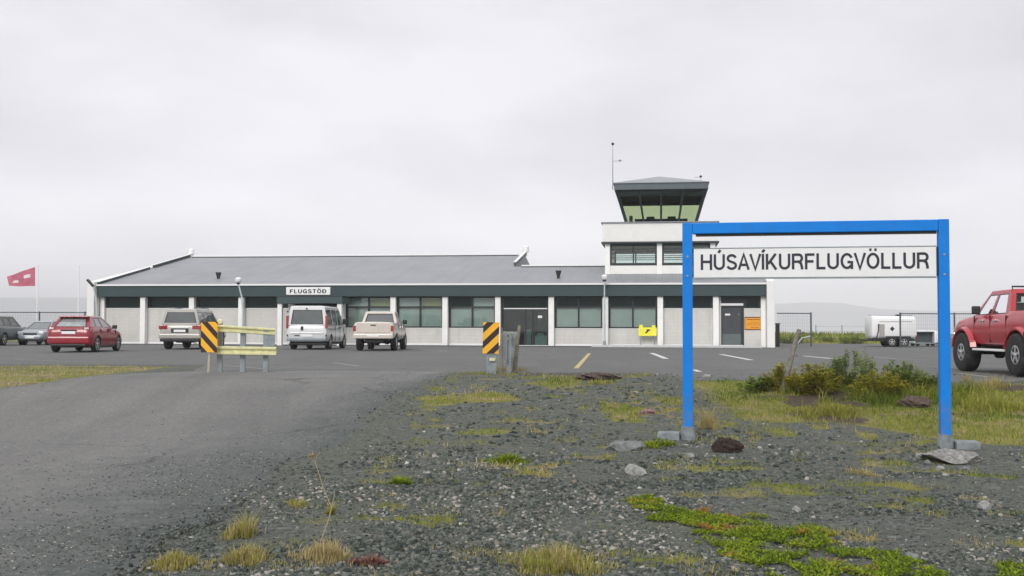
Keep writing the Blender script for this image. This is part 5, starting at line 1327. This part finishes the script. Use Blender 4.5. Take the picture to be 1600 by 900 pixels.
MB().tube([tp*.93, tp*.93+Vector((.12, 0, .03))], .02, 6).tube([tp*.62, tp*.62+Vector((.10, 0, -.06))], .012, 6).build('branch_stub', M['wood'], st_t)

# ---------------------------------------------------------------- painted lines
def pline(p0, p1, w_, mat, axis='x'):
    """painted line between two photo points on the car park surface"""
    def g0(p):
        d_ = ray(*p); t_ = (0.017-CAM.z)/d_.z; q_ = CAM+d_*t_; z_ = gz(q_.x, q_.y)+.017; return CAM+d_*((z_-CAM.z)/d_.z)
    a, b = g0(p0), g0(p1); d_ = (b-a).normalized(); n_ = Vector((-d_.y, d_.x, 0))*w_/2
    z = Vector((0, 0, 0))
    o = MB().add([a-n_, b-n_, b+n_, a+n_], [(0, 1, 2, 3)]).build('parking_line', mat)
    c = (a+b)/2
    for v in o.data.vertices: v.co = v.co-c
    o.location = c
    tag(o, kind='structure')
pline((1084, 577.5), (1118, 589.5), .13, M['line_white'])
pline((1018, 551.5), (1041, 560.5), .20, M['line_white'])
pline((1126, 553.5), (1174, 562.5), .20, M['line_white'])
pline((1256, 556.0), (1308, 561.0), .20, M['line_white'])
pline((1362, 557.5), (1400, 560.5), .20, M['line_faint'])
pline((900, 575.5), (921, 552), .13, M['line_yellow'])
pline((0, 572), (235, 573.5), .12, M['line_faint'])
pline((0, 553), (34, 553), .22, M['line_faint'])
pline((430, 580.2), (690, 581.4), .045, M['line_white'])
pline((20, 561), (110, 565), .12, M['line_faint'])
pline((1120, 589), (1200, 589.5), .06, M['line_faint'])
pline((660, 546.5), (700, 549), .2, M['line_faint'])
pline((520, 566.5), (560, 572), .12, M['line_faint'])
pline((1500, 583.5), (1545, 589), .15, M['line_faint'])
pline((345, 570), (420, 577), .10, M['line_faint'])

# ---------------------------------------------------------------- loose gravel (stuff)
def scatter_world(n, y0, y1, bias):
    """positions in the wedge the camera sees, denser nearby"""
    y = y0*(y1/y0)**(rng.random(n)**bias)
    x = (rng.random(n)*1.16-.58)*y*(1600/F)
    return x, y
def pebbles(name, n, y0, y1, smin, smax, bias, label_seed=0, roadfrac=0.02):
    x, y = scatter_world(n, y0, y1, bias)
    rr = np.array([road_r(v) for v in np.linspace(y0, y1, 200)]); rv = np.interp(y, np.linspace(y0, y1, 200), rr)
    keep = (x > rv-.15) | (rng.random(n) < np.clip(roadfrac+ .60*np.exp((x-rv)*1.1), 0, 1))
    gm, sm_, bm_ = masks(x, y); keep &= rng.random(n) > np.clip(gm*1.3, 0, .93)
    cl = fbm(x, y, 1.3, 77)-.16*sstep(.5, 3.0, x-.10*y)-.05*sstep(13, 18, y); dens = sstep(.30, .56, cl); keep &= rng.random(n) < dens*.75+.27
    keep &= rng.random(n) < .22+.78*sstep(-.6, 1.3, x-rv)+(x < rv-.3)*1.0
    keep &= rng.random(n) < (1-sstep(10.0, y1, y) if y1 < 20 else sstep(y0, 14.5, y))
    x, y = x[keep], y[keep]; n = len(x)
    s = smin+(smax-smin)*rng.random(n)**4.5
    s = s*(.55+.45*dens[keep])
    s = np.minimum(s, np.clip(.020+.022*(x-rv[keep]+.3), .016, 1))
    base = np.array([[-1, -1, -1], [1, -1, -1], [1, 1, -1], [-1, 1, -1], [-1, -1, 1], [1, -1, 1], [1, 1, 1], [-1, 1, 1]])*.5
    faces = np.array([[0, 3, 2, 1], [4, 5, 6, 7], [0, 1, 5, 4], [1, 2, 6, 5], [2, 3, 7, 6], [3, 0, 4, 7]])
    Vv = base[None]+(rng.random((n, 8, 3))-.5)*.55
    Vv[:, 4:, :2] *= (.35+.5*rng.random((n, 1, 1)))
    Vv *= s[:, None, None]*np.stack([1+.5*rng.random(n), .7+.5*rng.random(n), .45+.35*rng.random(n)], -1)[:, None, :]
    a = rng.random(n)*6.283; ca, sa = np.cos(a)[:, None], np.sin(a)[:, None]
    tx = (rng.random(n)-.5)[:, None]*.8
    X_ = Vv[..., 0]*ca-Vv[..., 1]*sa; Y_ = Vv[..., 0]*sa+Vv[..., 1]*ca; Z_ = Vv[..., 2]+X_*tx*.6
    lift = np.where(x < rv[keep], .016, 0)
    G = ground_z(x, y)+lift+s*.10
    P_ = np.stack([X_+x[:, None], Y_+y[:, None], Z_+G[:, None]], -1).reshape(-1, 3)
    Fc_ = (faces[None]+(np.arange(n)*8)[:, None, None]).reshape(-1, 4)
    tone = np.repeat(np.clip((rng.random(n)*.98+.42*fbm(x, y, .9, 15)-.22+(x < rv[keep]-.3)*.08).clip(0, .97) + (rng.random(n) < .005)*.3, 0, 1), 8)
    o = raw_mesh(name, P_, Fc_, M['pebble'], attr={'tone': tone})
    return o
tag(pebbles('gravel', 270000, 5.9, 17.0, .006, .044, 1.0), 'dark grey loose crushed gravel strewn over the near ground', 'gravel', kind='stuff')
tag(pebbles('gravel', 60000, 10.0, 24.8, .009, .070, .8), 'grey loose stones strewn over the ground beyond the sign frame', 'gravel', kind='stuff')

# individual rocks
def rock(px, py, wpx, hpx, mat, label, flat=.5, name='rock', depth=.8):
    P_ = on_ground(px, py); s = P_.y/F; w_ = wpx*s; h_ = hpx*s
    bm = bmesh.new(); bmesh.ops.create_icosphere(bm, subdivisions=4, radius=1)
    sd = random.random()*100; soft = 'peat' in name
    cuts = []
    for k in range(0 if soft else 13):
        n_ = Vector((random.gauss(0, 1), random.gauss(0, 1), random.gauss(0, 1))).normalized(); cuts.append((n_, random.uniform(.55, .88)))
    for v in bm.verts:
        n_ = v.co.normalized(); p_ = n_.copy()
        for c_, d_ in cuts:
            e_ = p_.dot(c_)-d_
            if e_ > 0: p_ -= c_*e_
        k = 1+(.9 if soft else .16)*(fbm(np.array([p_.x*1.3+sd+p_.z]), np.array([p_.y*1.3+sd-p_.z]), 2.6 if soft else 4, 3, 4)[0]-.5)
        p_ *= k*.80
        v.co = Vector((p_.x*w_*.62, p_.y*w_*.62*depth, p_.z*h_*.95))
    me = bpy.data.meshes.new(name); bm.to_mesh(me); bm.free(); me.materials.append(mat)
    me.polygons.foreach_set('use_smooth', [True]*len(me.polygons)); me.set_sharp_from_angle(angle=R(28))
    o = bpy.data.objects.new(name, me); col.objects.link(o); o.location = (P_.x, P_.y, P_.z+h_*.30); o.rotation_euler = (0, 0, random.uniform(-.4, .4))
    return tag(o, label, 'earth lump' if 'peat' in name else 'rock')
rock(1137, 706, 48, 19, M['clod'], 'dark brown peat clod right of the left blue post', name='peat_clod')
rock(975, 702, 66, 16, M['rock_grey'], 'broad flat grey slab left of the left blue post')
rock(995, 742, 38, 18, M['rock_pale'], 'pale angular stone in front of the grey slab')
rock(1078, 716, 22, 8, M['rock_pale'], 'small pale stone just below the left post footing')
rock(1540, 798, 26, 15, M['rock_pale'], 'pale grey stone near the right edge in the gravel')
rock(1245, 800, 16, 9, M['rock_pale'], 'small pale stone below the middle of the sign frame')
rock(1105, 590, 14, 6, M['rock_pale'], 'tiny pale stone by the white parking line next to the left blue post')
rock(1422, 874, 28, 12, M['rock_grey'], 'flat grey stone at the right end of the green crowberry mat')
rock(935, 592, 66, 9, simple('red_brown_earth', (.075, .05, .042), .95, var=.4, vs=25, bump=1.0, bs=50), 'low brown earth lump at the edge of the car park', name='peat_clod')
rock(1430, 636, 48, 15, simple('dry_brown_peat', (.11, .08, .062), .95, var=.4, vs=25, bump=1.0, bs=50), 'brown peat hummock left of the right blue post', name='peat_hummock')
rock(1490, 722, 110, 20, simple('broken_grey_concrete', (.24, .235, .225), .95, var=.45, vs=18, bump=1.0, bs=35), 'broken slab of stony concrete under the right post', name='concrete_rubble')
for k, (px, py, w_) in enumerate(((1438, 716, 24), (1508, 737, 22), (1468, 735, 16), (1450, 727, 14))):
    rock(px, py, w_, 8, M['rock_grey'] if k % 2 else M['rock_pale'], ['pale flat stone at the left of the concrete rubble', 'dark flat stone at the lower right of the concrete rubble', 'small pale stone under the front of the concrete rubble', 'small dark stone at the lower left of the concrete rubble'][k])

# ---------------------------------------------------------------- plants
def blades(cx, cy, n, rad, hmin, hmax, wd, lean=.5, seed=1, square=False, zf=None):
    """numpy grass blades: two segment tapered strips; returns V, F, phase"""
    r_ = np.random.default_rng(seed)
    n = int(n)
    if square: bx, by = cx, cy; n = len(cx)
    else:
        k_c = max(3, n//45); cxs = r_.normal(size=k_c)*rad*.52; cys = r_.normal(size=k_c)*rad*.48; w_c = r_.integers(0, k_c, n)
        bx, by = cx+cxs[w_c]+r_.normal(size=n)*rad*.17, cy+cys[w_c]+r_.normal(size=n)*rad*.17
    bz = (zf or ground_z)(bx, by)
    h_ = hmin+(hmax-hmin)*r_.random(n)**1.6; az = r_.random(n)*6.283
    if not square:
        rr_ = np.hypot(bx-cx, by-cy)/max(rad, 1e-6); h_ = h_*np.clip(1.25-.75*rr_, .3, 1.25)*(.6+.7*r_.random(k_c))[w_c]
        az = np.arctan2(by-cy-cys[w_c], bx-cx-cxs[w_c])+r_.normal(size=n)*.7
    ln = lean*(.3+1.3*r_.random(n))*h_
    dx_, dy_ = np.cos(az), np.sin(az); w_ = wd*(.6+.8*r_.random(n))
    px_, py_ = -dy_*w_/2, dx_*w_/2
    V_ = np.zeros((n, 5, 3))
    V_[:, 0] = np.stack([bx-px_, by-py_, bz-.005], -1); V_[:, 1] = np.stack([bx+px_, by+py_, bz-.005], -1)
    V_[:, 2] = np.stack([bx+dx_*ln*.35+px_*.8, by+dy_*ln*.35+py_*.8, bz+h_*.6], -1); V_[:, 3] = np.stack([bx+dx_*ln*.35-px_*.8, by+dy_*ln*.35-py_*.8, bz+h_*.6], -1)
    V_[:, 4] = np.stack([bx+dx_*ln, by+dy_*ln, bz+h_], -1)
    o_ = (np.arange(n)*5)[:, None]
    T_ = np.concatenate([np.array([[0, 1, 2]])+o_, np.array([[0, 2, 3]])+o_, np.array([[3, 2, 4]])+o_])
    return V_.reshape(-1, 3), T_, r_.random(n)
def tuft(px, py, rad_px, hpx, n, tone, label, mat='grass', lean=.6, wd=.006, name='grass_tuft', cat='grass tuft', group=None):
    P_ = on_ground(px, py); s = P_.y/F
    V_, T_, ph = blades(P_.x, P_.y, n, rad_px*s, hpx*s*.35, hpx*s, wd, lean, seed=int(px*7+py))
    t_ = np.repeat(np.clip(tone[0]+(tone[1]-tone[0])*ph, 0, 1), 5)
    V_ = V_-np.array([P_.x, P_.y, P_.z])
    o = raw_mesh(name, V_, T_, M[mat], attr={'tone': t_}); o.location = P_
    return tag(o, label, cat, group)
tuft(383, 838, 34, 40, 520, (.45, .95), 'yellow grass tuft at the edge of the road, lower left')
tuft(385, 878, 44, 34, 900, (.5, 1.), 'pale straw tuft below the yellow grass tuft at the road edge')
tuft(276, 886, 42, 24, 1100, (.5, .95), 'low yellow tuft near the bottom left edge of the gravel')
tuft(508, 872, 42, 32, 1300, (.8, 1.), 'dry pinkish straw tuft left of the reddish plant')
tuft(574, 884, 28, 16, 420, (.0, .8), 'low dark red plant at the bottom, right of the straw tuft', 'red_plant', 1.2, .010, 'red_plant', 'plant')
tuft(875, 888, 80, 36, 1800, (.35, 1.), 'broad grass tuft at the bottom centre')
tuft(835, 892, 30, 26, 400, (.2, .7), 'greener grass tuft at the left side of the broad bottom tuft')
tuft(795, 722, 30, 12, 900, (.35, .75), 'bright mossy cushion alone in the middle of the gravel', 'moss', 1.3, .014, 'moss_cushion', 'moss')
tuft(625, 757, 22, 12, 500, (.35, .75), 'small mossy cushion in the gravel left of the bright one', 'moss', 1.3, .012, 'moss_cushion', 'moss')
tuft(1030, 698, 26, 14, 500, (.3, .9), 'green and rusty cushion plant at the foot of the left blue post', 'moss', 1.2, .014, 'moss_cushion', 'moss')
tuft(1012, 646, 14, 7, 300, (.3, 1.), 'pink flowering cushion left of the left blue post', 'pink_plant', 1.2, .014, 'flower_cushion', 'flowers')
tuft(1104, 668, 26, 34, 420, (.65, 1.), 'dry straw tuft just right of the left blue post')
tuft(1165, 812, 0.1, 1, 3, (.5, .6), 'tiny grass blade', name='grass_tuft') if False else None
tuft(930, 600, 24, 10, 260, (.3, .8), 'small yellow green tuft at the car park edge behind the brown lump', wd=.012)
tuft(795, 580, 30, 16, 260, (.6, 1.), 'dry grass at the foot of the end on guard rail', wd=.012)
tuft(1340, 742, 30, 16, 260, (.7, 1.), 'thin dry tuft in the gravel under the sign')
tuft(520, 805, 8, 30, 160, (.4, .8), 'green shoot at the base of the bare weed stalk')
tuft(455, 790, 34, 12, 420, (.45, .9), 'sparse flat grass left of the bare weed stalk')
tuft(1100, 802, 10, 12, 200, (.86, 1.), 'rusty plant at the left arm of the crowberry mat', 'moss', 1.2, .014, 'rusty_plant', 'plant')
tuft(1255, 838, 14, 14, 300, (.86, 1.), 'rusty orange plant in the middle of the crowberry mat', 'moss', 1.2, .014, 'rusty_plant', 'plant')
tuft(1298, 646, 60, 16, 1500, (.3, .8), 'low grass fringe in front of the shrubs right of the leaning stake', wd=.012)
tuft(1545, 640, 60, 24, 900, (.25, .75), 'bright grass tussock right of the right blue post', wd=.012)
tuft(1560, 605, 40, 30, 380, (.45, 1.), 'tall thin grass in front of the lifted pickup wheel', wd=.009)
tuft(1518, 600, 14, 24, 120, (.5, 1.), 'thin weed between the two left wheels of the lifted pickup', wd=.009)
# bare weed stalk
P_ = on_ground(500, 848); wst = thing('weed_stalk', P_, 0, 'thin dry branching weed stalk standing left of centre in the gravel', 'weed')
k_ = P_.y/F
def wp(px, py): return ((px-500)*k_, 0.02, (848-py)*k_)
MB().tube([wp(500, 848), wp(512, 815), wp(517, 795), wp(503, 762), wp(492, 728), wp(488, 712)], [.005, .005, .004, .004, .003, .002], 5).tube([wp(517, 795), wp(522, 770)], [.004, .002], 5).tube([wp(503, 762), wp(508, 745)], .002, 5).tube([wp(492, 728), wp(481, 716)], .002, 5).tube([wp(490, 720), wp(499, 708)], .002, 5).build('stem', M['drystem'], wst)
V_, T_, ph = blades(0, 0, 40, .05, .02, .05, .008, 1.5, 5, zf=lambda x, y: x*0+(848-712)*k_-.02)
V_[:, 0] += (489-500)*k_
raw_mesh('seed_head', V_, T_, M['grass'], wst, attr={'tone': np.repeat(.7+.3*ph, 5)})

# crowberry mat (stuff): dense low cover along an irregular band
def in_poly(px, py, poly):
    res = np.zeros(len(px), bool); j = len(poly)-1
    for i in range(len(poly)):
        xi, yi = poly[i]; xj, yj = poly[j]
        c = ((yi > py) != (yj > py)) & (px < (xj-xi)*(py-yi)/(yj-yi+1e-9)+xi); res ^= c; j = i
    return res
mat_poly_px = [(965, 783), (1010, 780), (1060, 790), (1110, 800), (1165, 812), (1215, 826), (1290, 838), (1350, 850), (1400, 868), (1440, 886), (1455, 915), (1240, 915), (1190, 893), (1150, 870), (1100, 850), (1085, 830), (1040, 812), (1000, 798)]
mat_poly = [tuple(on_ground(*q)[:2]) for q in mat_poly_px]
poly2 = [tuple(on_ground(*q)[:2]) for q in [(1550, 895), (1560, 880), (1590, 872), (1640, 868), (1640, 915), (1545, 915)]]
def mat_cover(n, poly, seed, jit=.10):
    r_ = np.random.default_rng(seed); pa = np.array(poly)
    x = r_.uniform(pa[:, 0].min()-.3, pa[:, 0].max()+.3, n); y = r_.uniform(pa[:, 1].min()-.3, pa[:, 1].max()+.3, n)
    jx = (fbm(x, y, 3.0, 51)-.5)*jit*8; jy = (fbm(x, y, 3.0, 61)-.5)*jit*8
    k = in_poly(x+jx, y+jy, poly) & (fbm(x, y, 5, 66) > .41)
    return x[k], y[k]
def leaves(x, y, seed, size, hz_):
    """small leaf faces in clumps just over the ground"""
    r_ = np.random.default_rng(seed); n = len(x)
    top = hz_*(.25+.9*fbm(x, y, 7, 5)); z = ground_z(x, y)+top*(.4+.6*r_.random(n))
    a = r_.random(n)*6.283; e_ = (r_.random(n)-.25)*1.3; s = size*(.6+.8*r_.random(n))
    d_ = np.stack([np.cos(a)*np.cos(e_), np.sin(a)*np.cos(e_), np.sin(e_)], -1); p_ = np.stack([-np.sin(a), np.cos(a), (r_.random(n)-.5)*.8], -1)
    c = np.stack([x, y, z], -1)
    V_ = np.stack([c, c+d_*s[:, None]*.5+p_*s[:, None]*.28, c+d_*s[:, None], c+d_*s[:, None]*.5-p_*s[:, None]*.28], 1).reshape(-1, 3)
    T_ = np.array([[0, 1, 2, 3]])+(np.arange(n)*4)[:, None]
    return V_, T_, n, r_
x1, y1 = mat_cover(90000, mat_poly, 4); x2, y2 = mat_cover(12000, poly2, 5)
x, y = np.concatenate([x1, x2]), np.concatenate([y1, y2])
V_, T_, n, r_ = leaves(x, y, 8, .026, .045)
tone = np.clip(.25+.55*r_.random(n)+(fbm(x, y, 2.5, 71)-.5)*.6 + (fbm(x, y, 4, 73) > .68)*.3, 0, 1)
tag(raw_mesh('crowberry_mat', V_, T_, M['moss'], attr={'tone': np.repeat(tone, 4)}), 'bright green low creeping crowberry mat in the right foreground gravel', 'ground cover', kind='stuff')

# general turf (stuff): blades wherever the ground is marked as grass
def field(n, y0, y1, x0, x1, seed, h0, h1, wd, thr=.3):
    r_ = np.random.default_rng(seed); x = r_.uniform(x0, x1, n); y = r_.uniform(y0, y1, n)
    a, b, c = masks(x, y); m = np.maximum(a, b); k = (r_.random(n) < np.clip((m-thr)*2.2, 0, 1)) & (c < .5)
    x, y = x[k], y[k]; st__ = b[k]
    V_, T_, ph = blades(x, y, len(x), 0, h0, h1, wd, .8, seed+1, square=True)
    n_ = fbm(x, y, .8, 88)
    t_ = np.clip(.15+.5*ph+(n_-.5)*1.1+st__*.35+(x < -5)*.25, 0, 1)
    return V_, T_, np.repeat(t_, 5)
parts_ = [field(100000, 12.0, 25.4, -2.5, 13, 31, .015, .085, .011), field(90000, 6.2, 12.5, -3.0, 7, 37, .008, .055, .005, .16), field(7000, 18.8, 21.6, 5.0, 8.6, 39, .06, .30, .010, .2), field(16000, 20.0, 30.5, -16, -7.8, 33, .015, .07, .014, .45), field(9000, 76, 96, 10, 45, 35, .15, .40, .05, .4)]
off = 0; VV = []; TT = []; AA = []
for v, t_, a in parts_: VV.append(v); TT.append(t_+off); AA.append(a); off += len(v)
tag(raw_mesh('grass', np.concatenate(VV), np.concatenate(TT), M['grass'], attr={'tone': np.concatenate(AA)}), 'short yellow green rough grass around the shrubs, verge and far bank', 'grass', kind='stuff')

# shrubs: stems with many leaf faces
def shrub(px, py, wpx, hpx, n, mat, label, seed, tall=0, name='willow_shrub', Y=None, leafs=.045):
    P_ = on_ground(px, py)
    if Y:
        q = at(px, py, Y); P_ = Vector((q.x, Y, gz(q.x, Y)))
    s = P_.y/F; w_ = wpx*s/2; h_ = hpx*s
    r_ = np.random.default_rng(seed); t = thing(name, P_, 0, label, 'shrub', 'shrubs in the rough grass')
    ns = max(12, int(40*w_/.5)); st_ = MB(); C = []; 
    for k in range(ns):
        a = r_.random()*6.283; q = math.sqrt(r_.random()); ex, ey = math.cos(a)*q*w_, math.sin(a)*q*w_*.7
        hh = h_*(1-.55*q*q)*(.65+.45*r_.random())
        b0 = Vector((ex*.45, ey*.45, -.02)); m0 = Vector((ex*.8, ey*.8, hh*.55)); tp_ = Vector((ex+r_.normal()*.03, ey+r_.normal()*.03, hh))
        st_.tube([b0, m0, tp_], [.007, .005, .002], 4)
        m = int(n*.72/ns)
        u = r_.random(m)**.6
        pts = np.where(u[:, None] < .5, np.array(b0)+(np.array(m0)-np.array(b0))*u[:, None]*2, np.array(m0)+(np.array(tp_)-np.array(m0))*(u[:, None]-.5)*2)
        C.append(pts+r_.normal(size=(m, 3))*np.array([.05, .05, .03])*(1.25-u[:, None]))
    st_.build('stems', M['stem'], t)
    C = np.concatenate(C); n_ = len(C); C[:, 2] = np.maximum(C[:, 2], .01)
    a = r_.random(n_)*6.283; e_ = r_.random(n_)*.9-.35; sz = leafs*1.25*(.6+.7*r_.random(n_))
    d_ = np.stack([np.cos(a)*np.cos(e_), np.sin(a)*np.cos(e_), np.sin(e_)], -1); pp = np.stack([-np.sin(a), np.cos(a), (r_.random(n_)-.5)*.7], -1)*1.2
    V_ = np.stack([C, C+d_*sz[:, None]*.5+pp*sz[:, None]*.24, C+d_*sz[:, None], C+d_*sz[:, None]*.5-pp*sz[:, None]*.24], 1).reshape(-1, 3)
    T_ = np.array([[0, 1, 2, 3]])+(np.arange(n_)*4)[:, None]
    tn = np.clip(.5*r_.random(n_)+.7*fbm(C[:, 0]+seed, C[:, 1]+C[:, 2]*1.3, 5, 3)-.1, 0, 1)
    raw_mesh('foliage', V_, T_, M[mat], t, attr={'tone': np.repeat(tn, 4)})
    return t
shrub(1184, 612, 62, 24, 3000, 'leaf_green', 'low dark green shrub at the left end of the shrub row', 101)
shrub(1222, 610, 60, 42, 4500, 'leaf_yellow', 'yellow brown shrub behind the foot of the leaning stake', 102)
shrub(1275, 615, 90, 50, 8000, 'leaf_yellow', 'broad yellowing shrub right of the leaning stake', 103)
shrub(1330, 606, 90, 62, 5500, 'leaf_green', 'tall pale green shrub in the middle of the shrub row', 104)
shrub(1349, 597, 34, 62, 700, 'leaf_green', 'thin upright sprigs sticking out above the middle of the shrub row', 108)
shrub(1372, 622, 100, 44, 6500, 'leaf_yellow', 'low mixed green and rust shrub in front of the tall pale one', 105)
shrub(1410, 608, 80, 46, 4500, 'leaf_green', 'green shrub left of the right blue post', 106)
shrub(1452, 612, 50, 34, 2200, 'leaf_green', 'small green shrub touching the right blue post', 107)
shrub(1332, 540, 46, 17, 1400, 'leaf_green', 'rounded green bush on the bank behind the car park, left of the fuel trailer', 109, Y=76, leafs=.12)
shrub(1236, 540, 44, 18, 1300, 'leaf_green', 'dark bush seen through the open mesh gate', 110, Y=76, leafs=.12)
shrub(1466, 541, 30, 18, 700, 'leaf_green', 'dark bush behind the right blue post beside the cart', 111, Y=76, leafs=.12)
shrub(1290, 538, 44, 9, 700, 'leaf_green', 'flat low bush on the bank between the gate and the rounded bush', 112, Y=80, leafs=.12)
